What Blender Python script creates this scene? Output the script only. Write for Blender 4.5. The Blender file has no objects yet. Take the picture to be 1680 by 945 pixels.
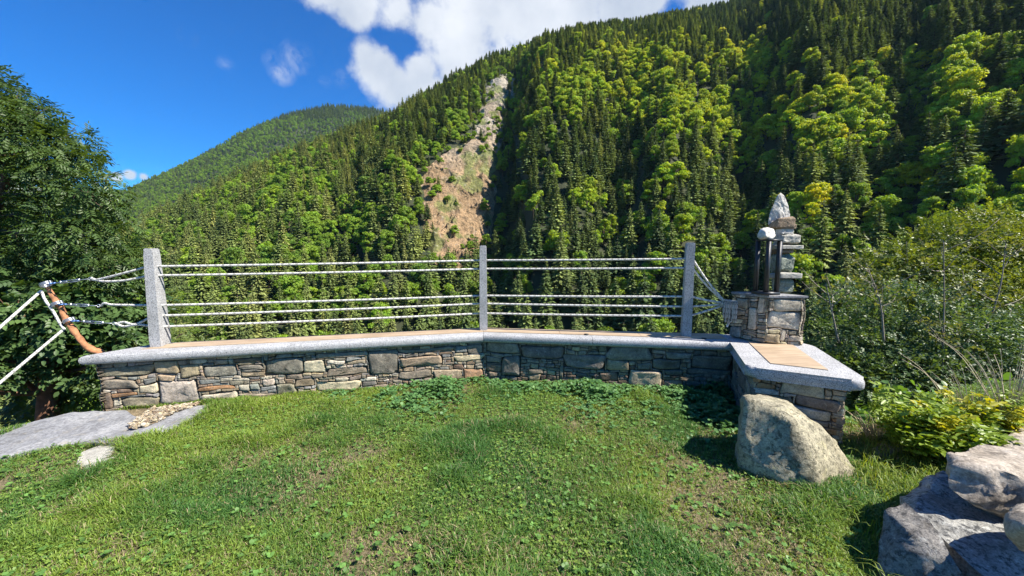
import bpy, bmesh, math, random
import numpy as np
from mathutils import Vector, Matrix, Euler
rad = math.radians
SC = bpy.context.scene
COL = SC.collection

# ---------------------------------------------------------------- camera
EYE = 1.4
FOC = 633.0                      # focal length in pixels of a 1680 px wide frame
PITCH = math.atan(67.5 / FOC)    # looking slightly down
cam_d = bpy.data.cameras.new('camera'); cam = bpy.data.objects.new('camera', cam_d); COL.objects.link(cam)
cam.location = (0, 0, EYE); cam.rotation_euler = (rad(90) - PITCH, 0, 0)
cam_d.sensor_width = 36; cam_d.lens = 36 * FOC / 1680; cam_d.clip_start = .05; cam_d.clip_end = 20000
SC.camera = cam
def ray(x, y):
    vx = (x - 840) / FOC; vz = -(y - 472.5) / FOC
    return np.array([vx, math.cos(PITCH) + vz * math.sin(PITCH), -math.sin(PITCH) + vz * math.cos(PITCH)])
def onz(x, y, z=0.0):
    d = ray(x, y); t = (z - EYE) / d[2]; return np.array([d[0] * t, d[1] * t, z])
def at(x, y, Y):
    d = ray(x, y); t = Y / d[1]; return np.array([d[0] * t, Y, EYE + d[2] * t])
def proj(P):
    P = np.asarray(P, float); dz = P[..., 2] - EYE; yy = P[..., 1]
    c, s = math.cos(PITCH), math.sin(PITCH)
    dep = yy * c - dz * s; up = yy * s + dz * c
    dd = np.where(dep > .01, dep, .01)
    return 840 + FOC * P[..., 0] / dd, 472.5 - FOC * up / dd, dep

# ---------------------------------------------------------------- sun, sky, exposure
SUN_EL, SUN_AZ = 48, 107          # azimuth clockwise from +Y (the view direction)
sd = Vector((math.cos(rad(SUN_EL)) * math.sin(rad(SUN_AZ)), math.cos(rad(SUN_EL)) * math.cos(rad(SUN_AZ)), math.sin(rad(SUN_EL))))
sl = bpy.data.lights.new('sun', 'SUN'); so = bpy.data.objects.new('sun', sl); COL.objects.link(so)
sl.energy = 5.0; sl.angle = rad(.53); sl.color = (1, .93, .82)
so.rotation_euler = (-sd).to_track_quat('-Z', 'Y').to_euler()
W = bpy.data.worlds.new('World'); SC.world = W; W.use_nodes = True
nt = W.node_tree; nt.nodes.clear()
def N(nt, t, **k):
    n = nt.nodes.new(t)
    for a, b in k.items():
        if a == 'inp':
            for i, v in b.items(): n.inputs[i].default_value = v
        else: setattr(n, a, b)
    return n
def Lk(nt, a, b): nt.links.new(a, b)
def M_(nt, op, a, b=None, c=None, clamp=False):
    n = nt.nodes.new('ShaderNodeMath'); n.operation = op; n.use_clamp = clamp
    for i, v in enumerate((a, b, c)):
        if v is None: continue
        if isinstance(v, (int, float)): n.inputs[i].default_value = v
        else: nt.links.new(v, n.inputs[i])
    return n.outputs[0]
sky = N(nt, 'ShaderNodeTexSky', sky_type='NISHITA', sun_disc=False, sun_elevation=rad(SUN_EL), sun_rotation=rad(SUN_AZ),
        altitude=1000, air_density=1.0, dust_density=.3, ozone_density=3.0)
hs = N(nt, 'ShaderNodeHueSaturation', inp={'Hue': .503, 'Saturation': 1.7, 'Value': 1.0})
Lk(nt, sky.outputs[0], hs.inputs['Color'])
tint = N(nt, 'ShaderNodeMix', data_type='RGBA', blend_type='MULTIPLY'); tint.inputs[0].default_value = 1; tint.inputs[7].default_value = (.20, .84, 1.08, 1); Lk(nt, hs.outputs[0], tint.inputs[6])
bg = N(nt, 'ShaderNodeBackground', inp={'Strength': .070}); Lk(nt, tint.outputs[2], bg.inputs[0])
tc = N(nt, 'ShaderNodeTexCoord')
nz = N(nt, 'ShaderNodeTexNoise', inp={'Scale': 5.5, 'Detail': 12, 'Roughness': .62}); Lk(nt, tc.outputs['Generated'], nz.inputs['Vector'])
nz2 = N(nt, 'ShaderNodeTexNoise', inp={'Scale': 3.2, 'Detail': 5, 'Roughness': .55}); Lk(nt, tc.outputs['Generated'], nz2.inputs['Vector'])
CLOUDS = [(525, -25, 48), (590, 0, 52), (650, 22, 50), (705, 40, 56), (760, 60, 85), (690, 118, 40), (618, 112, 52), (650, 140, 46), (600, 92, 30), (700, 150, 45), (760, 110, 60), (850, 20, 100),
          (940, 0, 90), (1020, -5, 70), (1060, 0, 40), (900, 60, 80), (560, -60, 60), (760, -40, 110), (900, -80, 130), (1165, -5, 42), (1210, 5, 36),
          (1150, -60, 60), (214, 287, 17), (236, 291, 14), (192, 290, 14), (1500, -200, 200), (120, -260, 120)]
m = None
for (x, y, r) in CLOUDS:
    d = ray(x, y); d = d / np.linalg.norm(d)
    d2 = ray(x + r * 1.35, y); d2 = d2 / np.linalg.norm(d2); R = float(np.linalg.norm(d - d2))
    dist = N(nt, 'ShaderNodeVectorMath', operation='DISTANCE'); Lk(nt, tc.outputs['Generated'], dist.inputs[0]); dist.inputs[1].default_value = tuple(d)
    v = M_(nt, 'MULTIPLY_ADD', dist.outputs['Value'], -1.0 / R, 1.0 if r > 25 else .8)
    m = v if m is None else M_(nt, 'SMOOTH_MAX', m, v, .12)
mm = M_(nt, 'MULTIPLY_ADD', M_(nt, 'SUBTRACT', nz.outputs[0], .5), 1.9, m)
mr = N(nt, 'ShaderNodeMapRange', interpolation_type='SMOOTHSTEP', inp={'From Min': .24, 'From Max': .62}); Lk(nt, mm, mr.inputs['Value'])
wm = None
for (x, y, r, w) in ((462, 119, 20, 1.0), (486, 95, 24, .7), (448, 100, 16, .5), (534, 138, 12, .7), (308, 60, 16, .35), (370, 105, 14, .3), (560, 130, 14, .5)):
    d = ray(x, y); d = d / np.linalg.norm(d); d2 = ray(x + r * 1.3, y); d2 = d2 / np.linalg.norm(d2)
    dist = N(nt, 'ShaderNodeVectorMath', operation='DISTANCE'); Lk(nt, tc.outputs['Generated'], dist.inputs[0]); dist.inputs[1].default_value = tuple(d)
    v = M_(nt, 'MULTIPLY', M_(nt, 'MULTIPLY_ADD', dist.outputs['Value'], -1.0 / float(np.linalg.norm(d - d2)), 1.0, clamp=True), w); wm = v if wm is None else M_(nt, 'MAXIMUM', wm, v)
nzw = N(nt, 'ShaderNodeTexNoise', inp={'Scale': 22, 'Detail': 8, 'Roughness': .65, 'Distortion': .6}); Lk(nt, tc.outputs['Generated'], nzw.inputs['Vector'])
nw = N(nt, 'ShaderNodeMapRange', interpolation_type='SMOOTHSTEP', inp={'From Min': .38, 'From Max': .72}); Lk(nt, nzw.outputs[0], nw.inputs['Value'])
cmask = M_(nt, 'MAXIMUM', mr.outputs[0], M_(nt, 'MULTIPLY', M_(nt, 'MULTIPLY', wm, nw.outputs[0]), .75, clamp=True))
cr = N(nt, 'ShaderNodeValToRGB'); cr.color_ramp.elements[0].position = .36; cr.color_ramp.elements[0].color = (.50, .56, .68, 1)
cr.color_ramp.elements[1].position = .66; cr.color_ramp.elements[1].color = (.93, .95, 1, 1); Lk(nt, nz2.outputs[0], cr.inputs[0])
bgc = N(nt, 'ShaderNodeBackground', inp={'Strength': .45}); Lk(nt, cr.outputs[0], bgc.inputs[0])
mx = N(nt, 'ShaderNodeMixShader'); Lk(nt, cmask, mx.inputs[0]); Lk(nt, bg.outputs[0], mx.inputs[1]); Lk(nt, bgc.outputs[0], mx.inputs[2])
Lk(nt, mx.outputs[0], N(nt, 'ShaderNodeOutputWorld').inputs[0])
vs = SC.view_settings; vs.view_transform = 'Standard'; vs.look = 'None'; vs.gamma = 1; vs.exposure = 1.25; vs.use_curve_mapping = False
SC.cycles.max_bounces = 6; SC.cycles.diffuse_bounces = 3; SC.cycles.transmission_bounces = 4; SC.cycles.volume_bounces = 1
SC.cycles.use_denoising = True; SC.cycles.use_fast_gi = False; SC.cycles.caustics_reflective = False

# ---------------------------------------------------------------- helpers
HAZE = .00004
rng = np.random.default_rng(7); random.seed(7)
def _h(ix, iy, iz, seed):
    h = (ix.astype(np.int64) * 374761393 + iy.astype(np.int64) * 668265263 + iz.astype(np.int64) * 2147483647 + seed * 1274126177) & 0xffffffff
    h = ((h ^ (h >> 13)) * 1274126177) & 0xffffffff
    h = ((h ^ (h >> 16)) * 668265263) & 0xffffffff
    return ((h ^ (h >> 15)) & 0xffffff) / float(0xffffff)
def vn(P, seed=0):
    P = np.asarray(P, float)
    if P.shape[-1] == 2: P = np.concatenate([P, np.zeros(P.shape[:-1] + (1,))], -1)
    I = np.floor(P); F = P - I; F = F * F * (3 - 2 * F); I = I.astype(np.int64); r = 0
    for dx in (0, 1):
        for dy in (0, 1):
            for dz in (0, 1):
                w = (F[..., 0] if dx else 1 - F[..., 0]) * (F[..., 1] if dy else 1 - F[..., 1]) * (F[..., 2] if dz else 1 - F[..., 2])
                r = r + w * _h(I[..., 0] + dx, I[..., 1] + dy, I[..., 2] + dz, seed)
    return r * 2 - 1
def fbm(P, sc=1.0, o=4, seed=0, g=.5):
    P = np.asarray(P, float) * sc; a = 1; s = 0; t = 0
    for k in range(o): s = s + a * vn(P + 17.3 * k, seed + k); t += a; a *= g; P = P * 2.03
    return s / t
def mesh_np(name, V, faces, mats, midx=None, col=None, smooth=False):
    me = bpy.data.meshes.new(name); V = np.asarray(V, np.float32)
    if isinstance(faces, np.ndarray): faces = [faces]
    faces = [np.asarray(f, np.int32) for f in faces if len(f)]
    me.vertices.add(len(V)); me.vertices.foreach_set('co', V.ravel())
    tot = np.concatenate([np.full(len(f), f.shape[1], np.int32) for f in faces]); li = np.concatenate([f.ravel() for f in faces])
    me.loops.add(len(li)); me.loops.foreach_set('vertex_index', li)
    me.polygons.add(len(tot)); st = np.concatenate([[0], np.cumsum(tot)[:-1]]).astype(np.int32)
    me.polygons.foreach_set('loop_start', st); me.polygons.foreach_set('loop_total', tot)
    for m in (mats if isinstance(mats, (list, tuple)) else [mats]): me.materials.append(m)
    if midx is not None: me.polygons.foreach_set('material_index', np.asarray(midx, np.int32))
    if col is not None:
        c = np.asarray(col, np.float32)
        if c.ndim == 1: c = np.stack([c, c, c], 1)
        c = np.concatenate([c, np.ones((len(c), 1), np.float32)], 1)
        a = me.color_attributes.new('col', 'FLOAT_COLOR', 'POINT'); a.data.foreach_set('color', c.ravel())
    me.update(calc_edges=True)
    if smooth: me.polygons.foreach_set('use_smooth', np.ones(len(tot), bool))
    return me
def link(name, me, parent=None, **p):
    o = bpy.data.objects.new(name, me); COL.objects.link(o)
    if parent: o.parent = parent
    for k, v in p.items(): o[k] = v
    return o
def thing(name, label, cat, me=None, loc=(0, 0, 0), group=None):
    o = bpy.data.objects.new(name, me); COL.objects.link(o); o.location = tuple(float(v) for v in loc)
    o['label'] = label; o['category'] = cat
    if group: o['group'] = group
    return o
class MB:                         # merges arrays of vertices and faces into one mesh
    def __init__(s): s.V = []; s.F = {}; s.C = []; s.n = 0; s.M = {}
    def add(s, V, F, col=(1, 1, 1), mi=0):
        V = np.asarray(V, float); F = np.asarray(F, int)
        s.V.append(V); k = F.shape[1]
        s.F.setdefault(k, []).append(F + s.n); s.M.setdefault(k, []).append(np.full(len(F), mi))
        c = np.asarray(col, float)
        if c.ndim == 0: c = np.array([c, c, c])
        s.C.append(np.broadcast_to(c, (len(V), 3)) if c.ndim == 1 else c); s.n += len(V); return s
    def mesh(s, name, mats, smooth=False, off=(0, 0, 0)):
        ks = sorted(s.F); return mesh_np(name, np.concatenate(s.V) - np.asarray(off, float), [np.concatenate(s.F[k]) for k in ks], mats, np.concatenate([np.concatenate(s.M[k]) for k in ks]), np.concatenate(s.C), smooth)
def tube(pts, r, n=8, caps=True):
    P = np.asarray(pts, float); m = len(P); r = np.broadcast_to(np.asarray(r, float), (m,))
    T = np.gradient(P, axis=0); T /= np.linalg.norm(T, axis=1)[:, None] + 1e-9
    up = np.array([0, 0, 1.]) if abs(T[0][2]) < .9 else np.array([1., 0, 0]); U = []
    u = np.cross(T[0], up); u /= np.linalg.norm(u)
    for i in range(m):
        u = u - T[i] * (u @ T[i]); u /= np.linalg.norm(u) + 1e-9; U.append(u)
    U = np.array(U); Wv = np.cross(T, U); a = np.linspace(0, 2 * math.pi, n, endpoint=False)
    V = P[:, None] + r[:, None, None] * (np.cos(a)[None, :, None] * U[:, None] + np.sin(a)[None, :, None] * Wv[:, None])
    V = V.reshape(-1, 3); i = np.arange(m - 1)[:, None] * n; j = np.arange(n)[None]; jn = (j + 1) % n
    F = np.stack([i + j, i + jn, i + n + jn, i + n + j], -1).reshape(-1, 4)
    if caps:
        V = np.concatenate([V, P[:1], P[-1:]]); k = m * n; e = (m - 1) * n
        F = np.concatenate([F] + [np.array([[k, jn, j2, k] for j2, jn in zip(range(n), [(q + 1) % n for q in range(n)])])[:0]])
        F3 = np.array([[k, (q + 1) % n, q] for q in range(n)] + [[k + 1, e + q, e + (q + 1) % n] for q in range(n)])
        return V, F, F3
    return V, F, np.zeros((0, 3), int)
def add_tube(mb, pts, r, n=8, col=(1, 1, 1), mi=0):
    V, F, F3 = tube(pts, r, n); k = mb.n
    mb.add(V, F, col, mi)
    if len(F3): mb.F.setdefault(3, []).append(F3 + k); mb.M.setdefault(3, []).append(np.full(len(F3), mi))
def spline(pts, n=40):
    P = [np.asarray(p, float) for p in pts]; P = [2 * P[0] - P[1]] + P + [2 * P[-1] - P[-2]]; out = []; seg = len(P) - 3
    for i in range(seg):
        a, b, c, d = P[i:i + 4]; q = max(2, n // seg)
        for t in np.linspace(0, 1, q, endpoint=(i == seg - 1)):
            out.append(.5 * (2 * b + (c - a) * t + (2 * a - 5 * b + 4 * c - d) * t * t + (3 * b - a - 3 * c + d) * t ** 3))
    return np.array(out)

# ---------------------------------------------------------------- materials
def mat(name): 
    m = bpy.data.materials.new(name); m.use_nodes = True; nt = m.node_tree; nt.nodes.clear()
    out = nt.nodes.new('ShaderNodeOutputMaterial'); b = nt.nodes.new('ShaderNodeBsdfPrincipled'); nt.links.new(b.outputs[0], out.inputs[0])
    return m, nt, b, out
def ramp(nt, src, stops):
    r = nt.nodes.new('ShaderNodeValToRGB'); e = r.color_ramp.elements
    e[0].position = stops[0][0]; e[0].color = (*stops[0][1], 1); e[1].position = stops[-1][0]; e[1].color = (*stops[-1][1], 1)
    for p, c in stops[1:-1]: q = e.new(p); q.color = (*c, 1)
    nt.links.new(src, r.inputs[0]); return r.outputs[0]
def mixc(nt, a, b, f, mode='MIX'):
    n = nt.nodes.new('ShaderNodeMix'); n.data_type = 'RGBA'; n.blend_type = mode
    for s, v in ((n.inputs[0], f), (n.inputs[6], a), (n.inputs[7], b)):
        if isinstance(v, (int, float)): s.default_value = v
        elif isinstance(v, tuple): s.default_value = (*v, 1)
        else: nt.links.new(v, s)
    return n.outputs[2]
def noise(nt, scale, detail=4, rough=.5, vec='Object', dist=0):
    t = nt.nodes.new('ShaderNodeTexCoord'); n = nt.nodes.new('ShaderNodeTexNoise'); n.inputs['Scale'].default_value = scale
    n.inputs['Detail'].default_value = detail; n.inputs['Roughness'].default_value = rough; n.inputs['Distortion'].default_value = dist
    nt.links.new(t.outputs[vec], n.inputs['Vector']); return n.outputs[0]
def bump(nt, b, h, strength=.5, dist=.01):
    n = nt.nodes.new('ShaderNodeBump'); n.inputs['Strength'].default_value = strength; n.inputs['Distance'].default_value = dist
    nt.links.new(h, n.inputs['Height']); nt.links.new(n.outputs[0], b.inputs['Normal'])
def attr(nt, name='col', typ='GEOMETRY'):
    a = nt.nodes.new('ShaderNodeAttribute'); a.attribute_name = name; a.attribute_type = typ; return a
def rock_mat(name, base=None, spots=(.5, .5, .45), dark=(.07, .07, .065), lich=.5, sc=14, use_col=False, bstr=.8, bd=.012):
    m, nt, b, o = mat(name)
    n1 = noise(nt, sc, 8, .7); n2 = noise(nt, sc * 4.5, 8, .75); n3 = noise(nt, sc * .35, 4, .6); n4 = noise(nt, sc * 14, 4, .7); n5 = noise(nt, sc * 2.1, 6, .7, dist=.6)
    if use_col: base = attr(nt).outputs['Color']
    c = mixc(nt, base, ramp(nt, n1, [(.32, (.50, .48, .45)), (.5, (.95, .95, .95)), (.66, (1.35, 1.33, 1.28))]), .9, 'MULTIPLY')
    c = mixc(nt, c, ramp(nt, n4, [(.35, (.55, .55, .55)), (.62, (1.3, 1.3, 1.3))]), .7, 'MULTIPLY')
    c = mixc(nt, c, dark, ramp(nt, n2, [(.52, (0, 0, 0)), (.60, (lich, lich, lich))]))
    c = mixc(nt, c, dark, M_(nt, 'MULTIPLY', ramp(nt, n5, [(.56, (0, 0, 0)), (.62, (1, 1, 1))]), lich * .7))
    c = mixc(nt, c, spots, M_(nt, 'MULTIPLY', ramp(nt, n5, [(.36, (1, 1, 1)), (.44, (0, 0, 0))]), M_(nt, 'MULTIPLY', ramp(nt, n2, [(.42, (1, 1, 1)), (.52, (.2, .2, .2))]), lich)))
    hs_ = nt.nodes.new('ShaderNodeHueSaturation'); hs_.inputs['Value'].default_value = 1.12; nt.links.new(c, hs_.inputs['Color']); nt.links.new(hs_.outputs[0], b.inputs['Base Color']); b.inputs['Roughness'].default_value = .92; b.inputs['Specular IOR Level'].default_value = .2
    bump(nt, b, M_(nt, 'ADD', n1, M_(nt, 'MULTIPLY', M_(nt, 'ADD', n2, M_(nt, 'MULTIPLY', n4, .4)), .5)), bstr, bd); return m
MAT_STONE = rock_mat('wall stone', use_col=True, sc=11, lich=.45, spots=(.46, .44, .36))
MAT_MORTAR = rock_mat('dark mortar', (.07, .062, .05), sc=30, lich=.2)
MAT_BOULDER = rock_mat('lichened boulder', (.36, .33, .235), spots=(.42, .39, .20), dark=(.045, .045, .03), lich=.75, sc=7, bstr=1, bd=.03)
MAT_LICHEN = rock_mat('lichened grey rock', (.30, .30, .285), spots=(.52, .54, .52), dark=(.045, .047, .05), lich=.9, sc=8, bstr=1, bd=.02)
MAT_PINK = rock_mat('pinkish rock', (.34, .30, .25), spots=(.40, .41, .41), dark=(.10, .085, .07), lich=.6, sc=4, bstr=.8, bd=.02)
MAT_WHITE = rock_mat('white quartz', (.50, .485, .45), spots=(.6, .6, .58), dark=(.26, .24, .21), lich=.25, sc=16, bstr=.8, bd=.01)
MAT_PALE = rock_mat('pale grey stone', (.36, .35, .31), spots=(.6, .6, .55), dark=(.16, .16, .15), lich=.4, sc=18)
MAT_BROWN = rock_mat('brown schist', (.22, .17, .12), spots=(.4, .36, .28), dark=(.07, .05, .04), lich=.5, sc=16)
MAT_GREENISH = rock_mat('grey green stone', (.25, .28, .23), spots=(.45, .48, .4), dark=(.07, .08, .06), lich=.6, sc=16)
MAT_SLATE = rock_mat('blue grey slate', (.215, .22, .228), spots=(.32, .28, .21), dark=(.10, .10, .11), lich=.45, sc=4, bstr=.8, bd=.012)
MAT_PEBBLE = rock_mat('pebbles', use_col=True, sc=30, lich=.15)
MAT_CLIFF = rock_mat('cliff rock', use_col=True, spots=(.42, .40, .34), dark=(.06, .055, .035), lich=.8, sc=.2, bstr=1, bd=2.5)
def granite(name):
    m, nt, b, o = mat(name)
    t = nt.nodes.new('ShaderNodeTexCoord'); v = nt.nodes.new('ShaderNodeTexVoronoi'); v.inputs['Scale'].default_value = 210; nt.links.new(t.outputs['Object'], v.inputs['Vector'])
    n2 = noise(nt, 110, 3, .6); n3 = noise(nt, 5, 4, .6)
    c = ramp(nt, v.outputs['Color'], [(.12, (.11, .11, .11)), (.3, (.29, .295, .305)), (.6, (.39, .395, .405)), (.9, (.50, .50, .50))])
    c = mixc(nt, c, (.07, .07, .08), ramp(nt, n2, [(.58, (0, 0, 0)), (.66, (.7, .7, .7))]))
    c = mixc(nt, c, ramp(nt, n3, [(.35, (.78, .78, .76)), (.6, (1, 1, 1))]), .8, 'MULTIPLY')
    nt.links.new(c, b.inputs['Base Color']); b.inputs['Roughness'].default_value = .75; bump(nt, b, n2, .5, .004); return m
MAT_GRANITE = granite('speckled grey granite')
def simple(name, col, rough=.6, metal=0, nsc=None, var=.3, bs=.3, bdist=.003):
    m, nt, b, o = mat(name)
    if nsc:
        n = noise(nt, nsc, 6, .6); c = mixc(nt, col, ramp(nt, n, [(.3, (1 - var,) * 3), (.7, (1 + var,) * 3)]), 1.0, 'MULTIPLY'); nt.links.new(c, b.inputs['Base Color']); bump(nt, b, n, bs, bdist)
    else: b.inputs['Base Color'].default_value = (*col, 1)
    b.inputs['Roughness'].default_value = rough; b.inputs['Metallic'].default_value = metal; return m
def tan_panel():
    m, nt, b, o = mat('tan wood panel')
    t = nt.nodes.new('ShaderNodeTexCoord'); mp = nt.nodes.new('ShaderNodeMapping'); mp.inputs['Scale'].default_value = (2.5, 28, 10); nt.links.new(t.outputs['Object'], mp.inputs[0])
    n = nt.nodes.new('ShaderNodeTexNoise'); n.inputs['Scale'].default_value = 1.5; n.inputs['Detail'].default_value = 6; nt.links.new(mp.outputs[0], n.inputs['Vector'])
    n3 = noise(nt, 3, 4, .6)
    c = ramp(nt, n.outputs[0], [(.3, (.32, .235, .155)), (.55, (.42, .32, .215)), (.75, (.50, .40, .28))])
    c = mixc(nt, c, ramp(nt, n3, [(.3, (.75, .72, .68)), (.6, (1.05, 1.05, 1.05))]), .8, 'MULTIPLY')
    nt.links.new(c, b.inputs['Base Color']); b.inputs['Roughness'].default_value = .6; bump(nt, b, n.outputs[0], .2, .002); return m
MAT_TAN = tan_panel()
MAT_IRON = simple('black painted iron', (.028, .030, .034), .45, .3, 60, .3)
MAT_STEEL = simple('galvanised steel', (.55, .58, .62), .35, .9)
MAT_BLUE = simple('blue steel hook', (.10, .20, .42), .4, .6)
MAT_HOLE = simple('dark plastic', (.02, .02, .02), .6)
MAT_WOOD = simple('peeled driftwood', (.34, .155, .07), .85, 0, 16, .6, .9, .008)
def col_mat(name, rough=.8, spec=.2, bscale=None):
    m, nt, b, o = mat(name); nt.links.new(attr(nt).outputs['Color'], b.inputs['Base Color']); b.inputs['Roughness'].default_value = rough; b.inputs['Specular IOR Level'].default_value = spec
    if bscale: bump(nt, b, noise(nt, bscale, 5, .6), .6, .01)
    return m
MAT_ROPE = col_mat('braided rope', .85, .1)
MAT_STALK = col_mat('dry stalks', .8, .2)
def leaf_mat(name, trans=.3, rough=.55, spec=.3, ty=(1.5, 1.35, .35), tone=None, rnd=.25, nsc=None):
    m, nt, b, o = mat(name); c = attr(nt).outputs['Color']
    if tone:
        c0 = ramp(nt, attr(nt, 'tone', 'INSTANCER').outputs['Fac'], tone); c = mixc(nt, c0, c, 1.0, 'MULTIPLY')
    if rnd:
        oi = nt.nodes.new('ShaderNodeObjectInfo'); c = mixc(nt, c, ramp(nt, oi.outputs['Random'], [(0, (1 - rnd,) * 3), (.5, (1, 1, .9)), (1, (1 + rnd, 1 + rnd * .9, 1))]), 1.0, 'MULTIPLY')
    nt.links.new(c, b.inputs['Base Color']); b.inputs['Roughness'].default_value = rough; b.inputs['Specular IOR Level'].default_value = spec
    tr = nt.nodes.new('ShaderNodeBsdfTranslucent'); nt.links.new(mixc(nt, c, ty, 1.0, 'MULTIPLY'), tr.inputs[0])
    mx = nt.nodes.new('ShaderNodeMixShader'); mx.inputs[0].default_value = trans; nt.links.new(b.outputs[0], mx.inputs[1]); nt.links.new(tr.outputs[0], mx.inputs[2]); nt.links.new(mx.outputs[0], o.inputs[0])
    return m
MAT_LEAF = leaf_mat('tree leaves', .35, .45, .4, rnd=0)
MAT_GRASS = leaf_mat('grass blades', .35, .5, .35, (1.4, 1.3, .4), rnd=0)
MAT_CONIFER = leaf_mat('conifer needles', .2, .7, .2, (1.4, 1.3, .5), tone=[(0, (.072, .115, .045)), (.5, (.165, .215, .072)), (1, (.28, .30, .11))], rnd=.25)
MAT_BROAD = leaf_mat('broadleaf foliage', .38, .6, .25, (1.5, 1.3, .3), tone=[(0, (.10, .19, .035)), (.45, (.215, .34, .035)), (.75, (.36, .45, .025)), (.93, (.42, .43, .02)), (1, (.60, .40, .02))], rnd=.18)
MAT_BARK = simple('bark', (.085, .055, .038), .9, 0, 9, .45, .8, .03)
MAT_REDBARK = simple('reddish brown bark', (.15, .075, .045), .9, 0, 7, .5, .8, .03)
MAT_TWIG = simple('pale twigs', (.24, .20, .16), .8, 0, 20, .3)

# ---------------------------------------------------------------- ground (terrace lawn and the slope falling away from it)
def seg_d(P, a, b):
    a = np.asarray(a); b = np.asarray(b); d = b - a; t = np.clip(((P - a) @ d) / (d @ d), 0, 1); return np.linalg.norm(P - a - t[:, None] * d, axis=1)
def inside(P, poly):
    r = np.zeros(len(P), bool); n = len(poly)
    for i in range(n):
        x1, y1 = poly[i]; x2, y2 = poly[(i + 1) % n]
        if y1 == y2: continue
        c = ((y1 > P[:, 1]) != (y2 > P[:, 1])) & (P[:, 0] < (x2 - x1) * (P[:, 1] - y1) / (y2 - y1) + x1); r ^= c
    return r
def sdist(P, poly):
    d = np.min([seg_d(P, poly[i], poly[(i + 1) % len(poly)]) for i in range(len(poly))], axis=0)
    return np.where(inside(P, poly), -d, d)
TERR = [(-3.45, 3.52), (-.32, 4.15), (2.62, 3.75), (2.62, 3.2), (2.75, 2.85), (3.2, 3.0), (4.4, 3.5), (7, 3.6), (14, 1), (14, -14), (-14, -14), (-14, -2), (-6, 1.6), (-4.6, 2.35), (-3.95, 2.85), (-3.62, 3.15)]
def lawn_h(P):
    h = .022 * fbm(P, 1.3, 3, 5) + .008 * fbm(P, 9, 2, 6)
    h = h - .10 * np.clip((-P[:, 0] - 2.4) / 1.5, 0, 1) * np.clip((3.0 - P[:, 1]) / 1.2, 0, 1)
    h = h + .12 * np.clip((P[:, 0] - 2.6) / 1.2, 0, 1)
    return h
def G(P):
    P = np.asarray(P, float); s = sdist(P, TERR); o = np.clip(s, 0, None); r = np.linalg.norm(P, axis=1)
    drop = np.where(o < 1.2, o * 1.5, 1.8 + (o - 1.2) * .62)
    drop = np.minimum(drop, 43 + 2 * fbm(P, .02, 3, 8))
    back = np.clip((-P[:, 1] - 6) / 30, 0, 1)
    return lawn_h(P) * np.clip(1 - o, 0, 1) - drop * (1 - back) + fbm(P, .35, 4, 9) * np.clip(o * .4, 0, .8)
th = np.concatenate([np.linspace(-66, 62, 560), np.linspace(62, 294, 130)[1:-1]]); rr = np.geomspace(.35, 150, 250)
TH, RR = np.meshgrid(np.radians(th), rr); P2 = np.stack([RR * np.sin(TH), RR * np.cos(TH)], -1).reshape(-1, 2)
z = G(P2); V = np.concatenate([P2, z[:, None]], 1); nT = len(th)
i = np.arange(len(rr) - 1)[:, None] * nT; j = np.arange(nT)[None]; jn = (j + 1) % nT
F = np.stack([i + j, i + jn, i + nT + jn, i + nT + j], -1).reshape(-1, 4)[:, ::-1]
V = np.concatenate([V, [[0, 0, 0]]]); F3 = np.array([[len(V) - 1, (q + 1) % nT, q] for q in range(nT)])
def ground_mat():
    m, nt, b, o = mat('lawn soil'); n1 = noise(nt, 2.1, 6, .6); n2 = noise(nt, 60, 6, .75); n3 = noise(nt, 13, 5, .6)
    c = ramp(nt, n1, [(.35, (.07, .075, .022)), (.55, (.15, .12, .06)), (.72, (.20, .15, .095))])
    c = mixc(nt, c, (.34, .27, .17), ramp(nt, n2, [(.5, (0, 0, 0)), (.62, (.8, .8, .8))]))
    c = mixc(nt, c, ramp(nt, n3, [(.3, (.5, .5, .5)), (.6, (1.1, 1.1, 1.1))]), .8, 'MULTIPLY')
    nt.links.new(c, b.inputs['Base Color']); b.inputs['Roughness'].default_value = .95; bump(nt, b, n2, .9, .02); return m
link('ground', mesh_np('ground', V, [F, F3], ground_mat(), smooth=True), kind='structure')

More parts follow.
